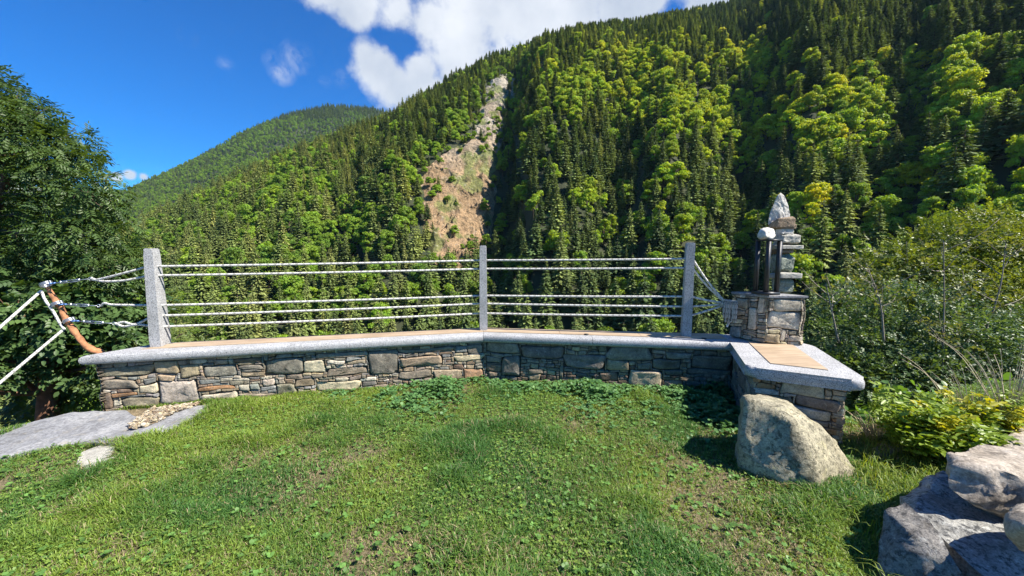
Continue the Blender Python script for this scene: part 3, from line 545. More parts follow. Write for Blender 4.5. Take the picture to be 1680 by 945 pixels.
PAL = {'g': (.21, .18, .135), 'd': (.17, .152, .125), 'D': (.14, .125, .10), 't': (.30, .24, .155), 'p': (.38, .335, .26), 'c': (.44, .38, .25), 'o': (.32, .19, .095), 'b': (.17, .125, .085), 's': (.19, .185, .17), 'y': (.30, .26, .12), 'r': (.27, .165, .095)}
def stones(mb, A_, B_, z0, z1, manual=(), seed=1, nrm=None, cell=.0125, big=.32, pal='ggddtpbsg', prot=.016, manual_uv=()):
    """irregular rubble facing between ground points A_ and B_ (left to right seen from the front)"""
    g = np.random.default_rng(seed); A_ = np.asarray(A_, float); B_ = np.asarray(B_, float); L = np.linalg.norm(B_ - A_); d = (B_ - A_) / L; n = np.array([d[1], -d[0]]) if nrm is None else nrm
    nu, nv = max(2, int(L / cell)), max(2, int((z1 - z0) / cell)); cu, cv = L / nu, (z1 - z0) / nv; occ = np.zeros((nu, nv), bool); rects = []
    for (x0, y0, x1, y1, c) in manual:
        q = []
        for (x, y) in ((x0, y1), (x1, y0)):
            r = ray(x, y); den = r[0] * n[0] + r[1] * n[1]; t = (A_ @ n) / den; p = r * t; q += [(p[:2] - A_) @ d, EYE + p[2] - z0]
        a, b, e, f_ = int(round(q[0] / cu)), int(round(q[1] / cv)), int(round(q[2] / cu)), int(round(q[3] / cv)); a, b = max(a, 0), max(b, 0); e, f_ = min(e, nu), min(f_, nv)
        while e > a and occ[a, b:f_].any(): a += 1
        while e > a and occ[e - 1, b:f_].any(): e -= 1
        while f_ > b and occ[a:e, b].any(): b += 1
        while f_ > b and occ[a:e, f_ - 1].any(): f_ -= 1
        if e - a >= 2 and f_ - b >= 2 and not occ[a:e, b:f_].any(): occ[a:e, b:f_] = True; rects.append((a, b, e, f_, c))
    def grow(i, j, mw, mh):
        w = 1; h = 1
        while h < mh and j + h < nv and not occ[i, j + h]: h += 1
        while w < mw and i + w < nu and not occ[i + w, j:j + h].any(): w += 1
        return w, h
    for (mw, mh, tries) in ((big, .15, 60), (.24, .10, 300), (.15, .07, 700), (.10, .045, 700)):
        if manual and mw > .15: continue
        for _ in range(tries):
            w, h = max(3, int(mw * g.uniform(.55, 1) / cu)), max(2, int(mh * g.uniform(.5, 1) / cv)); 
            if w >= nu or h >= nv: continue
            i, j = g.integers(0, nu - w + 1), g.integers(0, nv - h + 1)
            while j > 0 and not occ[i:i + w, j - 1:j - 1 + h].any(): j -= 1
            if not occ[i:i + w, j:j + h].any(): occ[i:i + w, j:j + h] = True; rects.append((i, j, i + w, j + h, None))
    for j in range(nv):
        for i in range(nu):
            if occ[i, j]: continue
            w, h = grow(i, j, int(g.integers(5, 17)), int(g.integers(2, 5))); occ[i:i + w, j:j + h] = True; rects.append((i, j, i + w, j + h, None))
    for (a, b, e, f_, c) in rects:
        w, h = (e - a) * cu, (f_ - b) * cv; cx, cz = (a + e) / 2 * cu, (b + f_) / 2 * cv; base = np.array(PAL[c if c else pal[g.integers(len(pal))]]) * g.uniform(.85, 1.4) * g.uniform(.95, 1.05, 3)
        gap = .002 + .002 * g.random(); hw, hh = w / 2 - gap * .5, h / 2 - gap * .5; m = 26; an = np.linspace(0, 2 * math.pi, m, endpoint=False) + .01; ex = g.uniform(.14, .34)
        ca, sa = np.cos(an), np.sin(an); pu = np.sign(ca) * np.abs(ca) ** ex * hw; pv = np.sign(sa) * np.abs(sa) ** ex * hh
        sl = g.normal(0, .05) * min(1, hh / .04); pv = pv * (1 + .5 * sl * pu / hw); pu = pu * (1 + g.normal(0, .07) * pv / hh)
        wob = 1 + .09 * np.interp(an, np.linspace(0, 6.3, 10), g.normal(0, 1, 10)); k = min(hw, hh); pu = pu - np.sign(pu) * np.abs(wob - 1) * k * 1.1; pv = pv - np.sign(pv) * np.abs(wob - 1) * k * 1.0
        front = g.uniform(.2, 1) * prot * min(1.0, .4 + k / .05); V = []; rings = [(1.0, -.04), (1.0, front - min(.014, k * .5)), (.965, front - min(.006, k * .22)), (.86, front - .001), (.6, front), (.3, front)]
        tilt = g.normal(0, .05, 2)
        for (s, dep) in rings:
            su = np.where(np.abs(pu) > 1e-9, pu, 0) * (1 - (1 - s) * min(1, k / hw * 1.0)) if s > .9 else pu * s; sv = pv * (1 - (1 - s) * min(1, k / hh * 1.0)) if s > .9 else pv * s
            dd = dep + (tilt[0] * su + tilt[1] * sv if dep > -.03 else 0)
            V.append(np.stack([cx + su, cz + sv, np.broadcast_to(dd, su.shape)], 1))
        V.append(np.array([[cx, cz, front]])); V = np.concatenate(V); amp = np.clip((V[:, 2] + .03) / .03, 0, 1) * min(.014, .13 * k + .003)
        q = np.stack([V[:, 0] + seed * 9.1, V[:, 1] * 1.3, V[:, 2] * 0 + 3.1], 1); nz_ = fbm(q, 16, 3, seed) + .8 * np.round(fbm(q, 9, 2, seed + 5) * 3) / 3; V[:, 2] += nz_ * amp
        uw = np.stack([V[:, 0] + seed * 3.7, V[:, 1]], 1); V[:, 0] += .022 * fbm(uw, 7, 3, seed + 20); V[:, 1] += (.020 * fbm(uw, 6, 3, seed + 30) + .010 * fbm(uw, 17, 2, seed + 31)) * np.clip((z1 - z0 - V[:, 1]) / .04, 0, 1)
        W3 = np.concatenate([A_[None] + V[:, :1] * d[None] + V[:, 2:3] * n[None], z0 + V[:, 1:2]], 1)
        F = []; nr = len(rings)
        for r_ in range(nr - 1):
            ii = np.arange(m); F.append(np.stack([r_ * m + ii, r_ * m + (ii + 1) % m, (r_ + 1) * m + (ii + 1) % m, (r_ + 1) * m + ii], 1))
        k0 = mb.n; mb.add(W3, np.concatenate(F), base); cc = nr * m; F3 = np.array([[(nr - 1) * m + q_, (nr - 1) * m + (q_ + 1) % m, cc] for q_ in range(m)]) + k0
        mb.F.setdefault(3, []).append(F3); mb.M.setdefault(3, []).append(np.zeros(m, int))
def z8(l): return [(120 + a * .2976, 540 + b * .2976, 120 + c * .2976, 540 + d * .2976, k) for a, b, c, d, k in l]
def z2(l, ox): return [(ox + a / 2.952, 380 + b / 2.952, ox + c / 2.952, 380 + d / 2.952, k) for a, b, c, d, k in l]
ML = z8([(475, 280, 685, 420, 'p'), (110, 195, 445, 268, 'g'), (445, 175, 580, 245, 't'), (580, 190, 700, 272, 't'), (725, 190, 895, 272, 'd'), (110, 270, 350, 345, 'g'), (385, 272, 485, 305, 's'), (345, 303, 475, 365, 'c'), (110, 350, 200, 445, 'b'),
         (200, 393, 262, 430, 'p'), (200, 345, 345, 382, 'o'), (265, 370, 470, 445, 'g'), (695, 275, 815, 305, 's'), (690, 310, 885, 345, 'o'), (700, 347, 905, 415, 'p'), (888, 305, 970, 355, 'p'), (912, 350, 1110, 395, 'g'), (1120, 300, 1225, 372, 'g'), (1225, 330, 1300, 372, 'g'),
         (905, 185, 1045, 228, 'd'), (918, 232, 1055, 265, 't'), (1060, 150, 1265, 258, 'd'), (885, 155, 1045, 183, 'b'), (1275, 165, 1385, 245, 'p'), (1390, 200, 1615, 262, 'g'), (1395, 165, 1500, 198, 'p'), (1510, 165, 1610, 195, 't'), (1340, 118, 1620, 160, 'g'), (1045, 268, 1150, 318, 'p'), (1335, 278, 1580, 345, 'c'), (1228, 268, 1320, 320, 'b'), (975, 300, 1030, 340, 's')]) + \
     z2([(535, 572, 690, 700, 'd'), (680, 555, 955, 593, 'g'), (695, 597, 905, 655, 't'), (960, 590, 1100, 625, 'c'), (650, 670, 845, 720, 'g'), (855, 662, 995, 720, 't'), (1000, 658, 1100, 712, 'r'), (1030, 545, 1095, 586, 'g'), (960, 556, 1025, 588, 's')], 420)
MR = z2([(50, 533, 210, 583, 'g'), (215, 555, 430, 610, 'd'), (128, 612, 388, 698, 'd'), (392, 600, 628, 655, 'D'), (50, 640, 125, 675, 'b'), (50, 605, 124, 632, 'd'), (635, 555, 860, 620, 'd'), (413, 658, 515, 705, 'g'), (520, 660, 592, 712, 'y'), (597, 680, 697, 722, 'b'), (632, 622, 745, 668, 't'), (705, 670, 903, 748, 'c'),
         (848, 622, 995, 665, 'D'), (920, 588, 1045, 620, 'd'), (1050, 605, 1250, 668, 'D'), (905, 718, 1005, 765, 'g'), (1015, 730, 1090, 768, 'd'), (1100, 730, 1140, 768, 'd'), (915, 670, 1010, 690, 'd'), (1030, 672, 1240, 690, 'd')], 780)
OV = .055
W0 = E0 - nL * OV + U2(E1 - E0) * .09; Wc = E1 - .5 * (nL + nR) * OV; W2 = E2 - nR * OV + U2(E2 - E1) * .02
mb = MB(); stones(mb, W0, Wc, -.10, ZB, ML, 3, pal='ggtpbsgtsd'); stones(mb, Wc, W2, -.06, ZB, MR, 4, pal='gddbbdgDt')
nS = n2(E3, E4); nI = n2(E2, E3); S3 = E3 - nS * OV * .9 - nI * OV * .9 + 0; S4 = E4 - nS * OV + U2(E3 - E4) * .11
W2s = W2 - np.array([0, .02]); stones(mb, W2s, S3, -.08, ZB, (), 5, pal='gddg', big=.3); stones(mb, S3, S4, -.08, ZB, (), 6, pal='totgpgtc', big=.42)
Sr = K4 - np.array([.10, 0]); stones(mb, S4, Sr, -.5, ZB, (), 7, pal='ggtp'); stones(mb, np.array(K0) + np.array([.06, -.05]), W0, -.3, ZB, (), 8, pal='ggdb')
link('stonework', mb.mesh('stonework', [MAT_STONE]), wall)
back = [W0 - nL * .02 + U2(E1 - E0) * .02, Wc - .5 * (nL + nR) * .02, W2 - nR * .02 + np.array([.05, 0]), S3 + np.array([.03, .035]), S4 + np.array([-.03, .03]), Sr + np.array([-.04, 0]), K3 + np.array([-.08, -.05]), K2 + np.array([-.03, -.05]), K1 - np.array([0, .05]), K0 + np.array([.09, -.05])]
link('wall_core', bm_mesh(prism(back, -.6, ZB - .002, ()), 'wall_core', MAT_MORTAR), wall)
for x, y in ((962, 548.5), (1155, 555)):
    p = onz(x, y, ZT + TP); mb = MB(); add_tube(mb, [p + [0, 0, -.004], p + [0, 0, .003]], .024, 20); thing('recessed_light', f"small dark round disc set in the tan bench top {'midway between the two right posts' if x < 1000 else 'just right of the right post'}", 'recessed light', mb.mesh('recessed_light', [MAT_HOLE], off=p), p)
p = at(958, 627, W2[1] * .35 + Wc[1] * .65 - .03); mb = MB(); ang = np.linspace(0, 6.283, 17)[:-1]; q = p + np.array([0, -.02, 0])
add_tube(mb, [q + [0, .12, 0], q], .022, 14, (.03, .03, .03)); thing('drain_pipe', 'short dark drain pipe end poking out at the foot of the wall', 'pipe', mb.mesh('drain_pipe', [MAT_HOLE], off=p), p)

# ---------------------------------------------------------------- pillar
PL, PF, PR_ = [onz(x, y, ZT)[:2] for x, y in ((1198, 553), (1256, 565), (1316, 566.5))]; PB = PL + (PR_ - PF) * .95 + np.array([.02, .02])
ptop = .935
pil = thing('stone_pillar', 'squat square pillar of lichened stone blocks with slate cap on the bench corner', 'pillar')
mb = MB(); zz = ZT + TP * 0 + .004
def zp(l): return [(1170 + a * .296, 300 + b * .296, 1170 + c * .296, 300 + d * .296, k) for a, b, c, d, k in l]
stones(mb, PL, PF, zz, ptop, zp([(120, 640, 195, 690, 'g'), (130, 690, 250, 800, 'p'), (90, 800, 160, 860, 's'), (200, 640, 290, 715, 'p')]), 21, pal='gpgt', prot=.014)
stones(mb, PF, PR_, zz, ptop, zp([(328, 645, 503, 712, 'p'), (255, 718, 500, 808, 'p'), (405, 808, 492, 895, 'p'), (300, 650, 325, 700, 'g'), (290, 845, 375, 890, 't'), (345, 815, 403, 880, 'p')]), 22, pal='pgtp', prot=.014)
stones(mb, PR_, PB, zz, ptop, (), 23, pal='gpgt', prot=.01, big=.22); stones(mb, PB, PL, zz, ptop, (), 24, pal='gpgt', prot=.01, big=.22)
link('blocks', mb.mesh('blocks', [MAT_STONE]), pil)
cen = (PL + PF + PR_ + PB) / 4; link('pillar_core', bm_mesh(prism([cen + (q - cen) * .86 for q in (PL, PF, PR_, PB)], zz, ptop, ()), 'pillar_core', MAT_MORTAR), pil)
bm = prism([cen + (q - cen) * s for q, s in zip((PL, PF, PR_, PB), (1.05, 1.10, 1.06, 1.04))], ptop + .001, ptop + .024, (0, 1, 2, 3), .005, 2); link('slate_cap', bm_mesh(bm, 'slate_cap', MAT_SLATE), pil)
PT = ptop + .024

MAT_LICHEN2 = rock_mat('dark grey rock', (.21, .20, .185), spots=(.42, .43, .40), dark=(.04, .04, .04), lich=.8, sc=10, bstr=1, bd=.02)
# ---------------------------------------------------------------- rocks
def rock_mesh(name, pts, m, sub=4, amp=.02, sc=3., smooth_it=3, seed=1, off=(0, 0, 0), strat=0, smooth=True, edge=None):
    bm = bmesh.new(); vs = [bm.verts.new(tuple(float(c) for c in p)) for p in pts]; r = bmesh.ops.convex_hull(bm, input=vs); bmesh.ops.delete(bm, geom=[v for v in bm.verts if not v.link_faces], context='VERTS')
    bmesh.ops.triangulate(bm, faces=bm.faces[:])
    L = max(e.calc_length() for e in bm.edges); tgt = edge or L / 2 ** sub
    for it in range(9):
        ee = [e for e in bm.edges if e.calc_length() > tgt * 1.5]
        if not ee or len(bm.verts) > 14000: break
        bmesh.ops.subdivide_edges(bm, edges=ee, cuts=1); bmesh.ops.triangulate(bm, faces=[f for f in bm.faces if len(f.verts) > 3])
    for _ in range(smooth_it): bmesh.ops.smooth_vert(bm, verts=bm.verts[:], factor=.5, use_axis_x=True, use_axis_y=True, use_axis_z=True)
    bm.normal_update(); V = np.array([v.co for v in bm.verts]); Nn = np.array([v.normal for v in bm.verts])
    ridg = 1 - 2.5 * np.abs(fbm(V, sc * 1.6, 4, seed + 9)); w_ = V + .25 / sc * np.stack([fbm(V, sc * .8, 2, seed + q) for q in (11, 12, 13)], 1)
    rg = np.random.default_rng(seed); cell = 0                      # overlapping chipped facets
    for _ in range(7): d_ = rg.normal(0, 1, 3); d_ /= np.linalg.norm(d_); u_ = w_ @ d_ * sc * rg.uniform(.5, 1.3); fr_ = u_ - np.floor(u_); cell = cell + (fr_ - .5) * rg.uniform(.4, 1)
    h = amp * (.40 * fbm(V, sc, 5, seed) + .12 * ridg + .55 * cell + .18 * fbm(V, sc * 6, 3, seed + 2))
    if strat: zz_ = V[:, 2] / strat + .4 * fbm(V, sc * .6, 2, seed + 6); h = h + amp * .8 * (np.abs(zz_ - np.floor(zz_) - .5) * 2 - .5)
    V = V + Nn * h[:, None]
    for v, c in zip(bm.verts, V): v.co = c
    return bm_mesh(bm, name, m, smooth, off, 70)
def rock(name, label, cat, pts, m, group=None, **k):
    P = np.array(pts, float); b = np.array([P[:, 0].mean(), P[:, 1].mean(), P[:, 2].min()]); return thing(name, label, cat, rock_mesh(name, pts, m, off=b, **k), b, group)
Yb = 2.5
rock('boulder', 'big wedge shaped lichened boulder leaning against the end of the stone bench', 'boulder',
     [at(1216, 652, 2.62), at(1242, 646, 2.62), at(1222, 650, 2.40), at(1290, 665, 2.32), at(1292, 658, 2.62), at(1345, 700, 2.30), at(1350, 702, 2.6), at(1405, 775, 2.26), at(1398, 775, 2.45), at(1346, 806, 2.06), at(1338, 760, 2.08), at(1300, 690, 2.20),
      at(1210, 765, 2.30), at(1211, 735, 2.30), at(1216, 700, 2.34), at(1280, 790, 2.12), at(1208, 762, 2.6), at(1320, 800, 2.5), at(1345, 850, 2.1), at(1215, 820, 2.35), at(1400, 830, 2.4)], MAT_BOULDER, edge=.028, amp=.018, sc=4, seed=3, smooth_it=1)
rock('boulder', 'large grey lichen speckled boulder in the bottom right corner, under the angular rock', 'boulder',
     [at(1482, 818, 1.85), at(1520, 785, 1.95), at(1548, 774, 1.95), at(1600, 788, 2.0), at(1700, 830, 2.0), at(1900, 860, 1.9), at(1900, 1050, 1.2), at(1700, 1020, 1.22), at(1590, 925, 1.42), at(1500, 838, 1.68), at(1660, 890, 1.50), at(1750, 930, 1.4), at(1560, 1100, 1.5), at(1500, 1000, 1.8)], MAT_LICHEN, edge=.03, amp=.022, sc=3.5, seed=12, smooth_it=0)
rock('boulder', 'dark faced grey boulder at the bottom right corner, left of its speckled neighbour', 'boulder',
     [at(1452, 838, 1.66), at(1462, 826, 1.70), at(1486, 820, 1.68), at(1520, 852, 1.56), at(1556, 896, 1.44), at(1584, 945, 1.34), at(1600, 1010, 1.28), at(1440, 945, 1.50), at(1446, 890, 1.58), at(1438, 1100, 1.45), at(1590, 1130, 1.3), at(1500, 1000, 1.85), at(1500, 880, 1.50), at(1440, 1000, 1.75)], MAT_LICHEN2, edge=.026, amp=.020, sc=4, seed=14, smooth_it=0)
rock('rock', 'angular pinkish grey rock lying on top of the lichened boulder', 'rock',
     [at(1553, 742, 1.78), at(1560, 772, 1.66), at(1600, 732, 1.9), at(1700, 732, 2.0), at(1790, 760, 1.9), at(1790, 850, 1.6), at(1660, 852, 1.62), at(1600, 830, 1.6), at(1556, 800, 1.64), at(1620, 765, 1.62), at(1700, 790, 1.58), at(1600, 830, 1.95)], MAT_PINK, edge=.022, amp=.016, sc=5, seed=22, smooth_it=0, strat=.06)
rock('rock', 'small rounded pinkish rock at the right edge beside the lichened boulder', 'rock',
     [at(1645, 850, 1.40), at(1652, 835, 1.45), at(1680, 822, 1.5), at(1760, 820, 1.5), at(1800, 880, 1.4), at(1730, 925, 1.3), at(1672, 905, 1.34), at(1648, 878, 1.36), at(1700, 860, 1.28), at(1700, 880, 1.6)], MAT_PINK, edge=.02, amp=.010, sc=6, seed=32, smooth_it=2)
rock('rock', 'brown rock behind the pinkish rock near the yellow green weeds', 'rock',
     [at(1634, 728, 2.3), at(1660, 703, 2.4), at(1740, 700, 2.4), at(1760, 745, 2.2), at(1690, 750, 2.15), at(1640, 745, 2.2), at(1700, 730, 2.7)], MAT_PINK, edge=.03, amp=.02, sc=5, seed=42, strat=.05)
rock('rock', 'flat tan stone lying in the grass right of the bench end', 'rock',
     [at(1425, 735, 2.50), at(1445, 724, 2.62), at(1490, 728, 2.60), at(1498, 742, 2.48), at(1460, 750, 2.42), at(1428, 746, 2.44), at(1460, 775, 2.5)], MAT_PINK, edge=.025, amp=.012, sc=6, seed=52)

def slab(name, label, pxs, z0, th, m, seed, zt=None, z_at=None):
    pts = []
    for i, (x, y) in enumerate(pxs):
        p = onz(x, y, z0 if zt is None else zt[i]); pts += [p, p - [0, 0, th]]
    return rock(name, label, 'slab' if 'slab' in name else 'stone', pts, m, edge=.04, amp=.010, sc=4, seed=seed, smooth_it=0)
slab('slate_slab', 'long blue grey slate slab at the left end of the wall, the larger of the two', [(-160, 745), (0, 716), (70, 690), (120, 676), (205, 673), (235, 690), (180, 715), (90, 730), (12, 752), (-150, 790)], 0, .07, MAT_SLATE, 61, zt=[-.06, -.03, 0, .02, .03, .03, .01, 0, -.02, -.06])
slab('slate_slab', 'smaller blue grey slate slab under the wall beside the pebbles', [(150, 726), (215, 700), (290, 668), (345, 664), (335, 684), (275, 716), (200, 727)], .02, .05, MAT_SLATE, 62)
slab('stepping_stone', 'pale flat stone sunk in the lawn below the slate slabs, the upper of a pair', [(124, 762), (134, 742), (168, 729), (188, 733), (182, 745), (160, 752), (150, 764)], .0, .04, MAT_PALE, 63)
slab('stepping_stone', 'pale flat stone sunk in the lawn below the slate slabs, the lower of a pair', [(124, 786), (136, 768), (176, 752), (215, 743), (222, 750), (196, 762), (158, 778)], .0, .04, MAT_PALE, 64)
slab('stepping_stone', 'pale flat stone at the left edge of the lawn', [(-30, 800), (0, 790), (28, 789), (30, 797), (0, 808), (-30, 815)], -.07, .04, MAT_PALE, 65)
# pebbles between the slabs
g = np.random.default_rng(5); mb = MB(); ico = bmesh.new(); bmesh.ops.create_icosphere(ico, subdivisions=2, radius=1); IV = np.array([v.co for v in ico.verts]); IF = np.array([[v.index for v in f.verts] for f in ico.faces]); ico.free()
def pebbles(n, poly, z0, s0, s1, pile=.03):
    q = np.array(poly, float); lo, hi = q.min(0), q.max(0); k = 0
    while k < n:
        p = g.uniform(lo, hi)
        if not inside(p[None], poly)[0]: continue
        k += 1; s = g.uniform(s0, s1); a = g.random() * 6.28; R_ = np.array(Euler((g.normal(0, .3), g.normal(0, .3), a)).to_matrix()); V = IV * [s, s * g.uniform(.5, .9), s * g.uniform(.25, .5)] * (1 + .18 * g.normal(0, 1, (len(IV), 1)) * .5)
        c = np.array(PAL['tpcbgpt'[g.integers(7)]]) * g.uniform(.8, 1.25); mb.add(V @ R_.T + [p[0], p[1], z0 + g.uniform(0, pile)], IF, c)
pp = [onz(x, y, .03)[:2] for x, y in ((212, 698), (250, 672), (330, 662), (300, 672), (240, 700), (215, 705))]; pebbles(900, pp, .03, .005, .019, .022)
pp = [onz(x, y, 0)[:2] for x, y in ((330, 668), (420, 652), (540, 645), (520, 655), (420, 662), (350, 676))]; pebbles(160, pp, .004, .005, .014, .01)
o = link('pebbles', mb.mesh('pebbles', [MAT_PEBBLE], smooth=True)); o['kind'] = 'stuff'; o['label'] = 'loose tan pebbles and chippings between the slate slabs and the wall'; o['category'] = 'gravel'

# ---------------------------------------------------------------- cairn and lantern on the pillar
YC = 3.70; YL = 3.58
def cr(label, pxs, Y, dep, m, seed, amp=.010, k=1.0, **kw):
    pts = []
    xa = np.array([q[0] for q in pxs], float); xm, xh = (xa.max() + xa.min()) / 2, (xa.max() - xa.min()) / 2
    for (x, y) in pxs:
        dq = dep * (.30 + .70 * (1 - abs(x - xm) / xh)); pts += [at(x, y, Y - dq * .5), at(x, y, Y + dq * .5)]
    c = np.array(pts); cx = c[:, 0].mean(); cz = c[:, 2].mean(); blg = kw.pop('blg', .6)
    if blg: pts += [(cx + (c[:, 0].max() - cx) * blg * s, Y - dep * .62, cz + (c[:, 2].max() - cz) * blg * t) for s in (-1, 1) for t in (-1, 1)]
    zmin = kw.pop('zmin', None)
    if zmin is not None: pts = [(p[0], p[1], max(p[2], zmin)) for p in pts]
    return rock('stacked_stone', label, 'stone', pts, m, edge=kw.pop('edge', .009), amp=amp, sc=12, seed=seed, smooth_it=kw.pop('smooth_it', 1), **kw)
cr('squat grey green stone at the foot of the cairn on the pillar', [(1266, 457), (1297, 457), (1299, 470), (1296, 482), (1268, 483)], YC, .10, MAT_GREENISH, 1, zmin=PT + .001)
cr('thin flat slab second from the bottom of the cairn', [(1260, 449), (1285, 446), (1311, 449), (1312, 453), (1290, 456), (1260, 456)], YC, .16, MAT_PALE, 2, amp=.004)
cr('tall rounded grey green stone in the middle of the cairn', [(1265, 447), (1297, 447), (1298, 432), (1294, 417), (1268, 417), (1264, 430)], YC, .13, MAT_GREENISH, 3)
cr('thin dark tan flake lying on the tall middle stone of the cairn', [(1264, 416), (1296, 416), (1298, 409), (1264, 409)], YC, .13, MAT_BROWN, 4, amp=.003)
cr('wide thin slab jutting right above the middle of the cairn', [(1262, 409), (1296, 409), (1314, 407), (1300, 402), (1262, 401)], YC, .17, MAT_PALE, 5, amp=.004)
cr('lichened angular grey stone below the small pale stone of the cairn', [(1268, 402), (1308, 399), (1304, 390), (1292, 384), (1272, 386)], YC, .14, MAT_PALE, 6)
cr('small pale rounded stone under the brown flakes of the cairn', [(1272, 387), (1298, 386), (1297, 377), (1285, 374), (1272, 377)], YC, .11, MAT_WHITE, 7)
cr('lower brown slanting flake under the pointed top stone', [(1272, 377), (1300, 374), (1302, 367), (1276, 372)], YC, .12, MAT_BROWN, 8, amp=.003)
cr('upper brown slanting flake directly under the pointed top stone', [(1261, 374), (1276, 376), (1302, 366), (1300, 355), (1280, 360), (1262, 368)], YC, .13, MAT_BROWN, 9, amp=.003)
pt_ = 1; cr('tall pointed white stone standing on top of the cairn', [(1260, 369), (1281, 366), (1295, 358), (1296, 350), (1293, 338), (1286, 320), (1281, 316), (1277, 320), (1268, 338), (1262, 356)], YC, .06, MAT_WHITE, 10, amp=.007, blg=0, smooth_it=0)
lan = thing('lantern', 'open black iron lantern frame standing on the stone pillar', 'lantern')
Lc = onz(1257, 479, PT)[:2] ; Lc = np.array([at(1256, 479, YL)[0], YL]); h1 = at(1257, 393, YL)[2]; hs_ = .098; rot = rad(12)
cs, sn = math.cos(rot), math.sin(rot)
def lp(u, v, z): return (Lc[0] + cs * u - sn * v, Lc[1] + sn * u + cs * v, z)
def box(mb, u0, u1, v0, v1, z0, z1):
    V = [lp(u, v, z) for z in (z0, z1) for u, v in ((u0, v0), (u1, v0), (u1, v1), (u0, v1))]; mb.add(V, [(3, 2, 1, 0), (4, 5, 6, 7), (0, 1, 5, 4), (1, 2, 6, 5), (2, 3, 7, 6), (3, 0, 4, 7)])
h0 = PT + .0015; a = .074
mb = MB(); box(mb, -a - .006, a + .006, -a - .006, a + .006, h0, h0 + .026); link('base', mb.mesh('base', [MAT_IRON]), lan)
for su in (-1, 1):
    for sv in (-1, 1):
        mb = MB(); box(mb, min(su * a, su * (a - .030)), max(su * a, su * (a - .030)), min(sv * a, sv * (a - .030)), max(sv * a, sv * (a - .030)), h0 + .026, h1 - .014); link('post', mb.mesh('post', [MAT_IRON]), lan)
mb = MB(); box(mb, -a - .002, a + .002, -a - .002, -a + .026, h1 - .014, h1); box(mb, -a - .002, a + .002, a - .030, a + .002, h1 - .014, h1); box(mb, -a - .002, -a + .026, -a + .026, a - .030, h1 - .014, h1); box(mb, a - .030, a + .002, -a + .026, a - .030, h1 - .014, h1)
link('top_frame', mb.mesh('top_frame', [MAT_IRON]), lan)
rock('quartz_rock', 'white rounded quartz rock resting on top of the black lantern', 'rock', [at(x, y, Y) for x, y, Y in ((1241, 386, 3.58), (1246, 375, 3.58), (1258, 372, 3.58), (1270, 375, 3.58), (1274, 385, 3.58), (1268, 393, 3.54), (1246, 393, 3.54), (1256, 380, 3.50), (1260, 380, 3.67), (1246, 392, 3.64), (1268, 392, 3.64), (1258, 389, 3.49))], MAT_WHITE, edge=.012, amp=.006, sc=12, seed=77, smooth_it=4)

# ---------------------------------------------------------------- granite posts
def post(xb, yb, wb, db, wt, dt, h, ang, label, dz=0):
    b = onz(xb, yb, ZT); bm = bmesh.new(); c_, s_ = math.cos(ang), math.sin(ang); rows = []
    nz_ = 14
    for i in range(nz_ + 1):
        f = i / nz_; w = wb + (wt - wb) * f; d = db + (dt - db) * f; z = ZT + TP + .0005 + (h - TP) * f; rows.append([(b[0] + c_ * u - s_ * v, b[1] + s_ * u + c_ * v, z) for u, v in ((-w / 2, -d / 2), (w / 2, -d / 2), (w / 2, d / 2), (-w / 2, d / 2))])
    vs = [[bm.verts.new(p) for p in r] for r in rows]
    for i in range(nz_):
        for q in range(4): bm.faces.new((vs[i][q], vs[i][(q + 1) % 4], vs[i + 1][(q + 1) % 4], vs[i + 1][q]))
    bm.faces.new(vs[0][::-1]); bm.faces.new(vs[-1]); vert = [e for e in bm.edges if abs(e.verts[0].co.z - e.verts[1].co.z) > .01 or (e.verts[0].co.z > ZT + h - .001 and e.verts[1].co.z > ZT + h - .001)]
    bmesh.ops.bevel(bm, geom=vert, offset=.007, segments=2, affect='EDGES')
    thing('granite_post', label, 'post', bm_mesh(bm, 'granite_post', MAT_GRANITE, off=b), b); return b
aL = math.atan2((E1 - E0)[1], (E1 - E0)[0]); aR = math.atan2((E2 - E1)[1], (E2 - E1)[0])
B_L = post(264, 567, .085, .16, .07, .10, .886, aL, 'leftmost speckled granite post of the rope railing, wide and tapering')
B_C = post(793.5, 541, .083, .13, .070, .10, .914, (aL + aR) / 2, 'middle speckled granite post of the rope railing, tall and slim')
B_R = post(1125, 551, .088, .10, .078, .085, .942, aR - .10, 'right speckled granite post of the rope railing, nearest the stone pillar')
for b_, tt in ((B_L, 'at the foot of the left granite post'),): pass

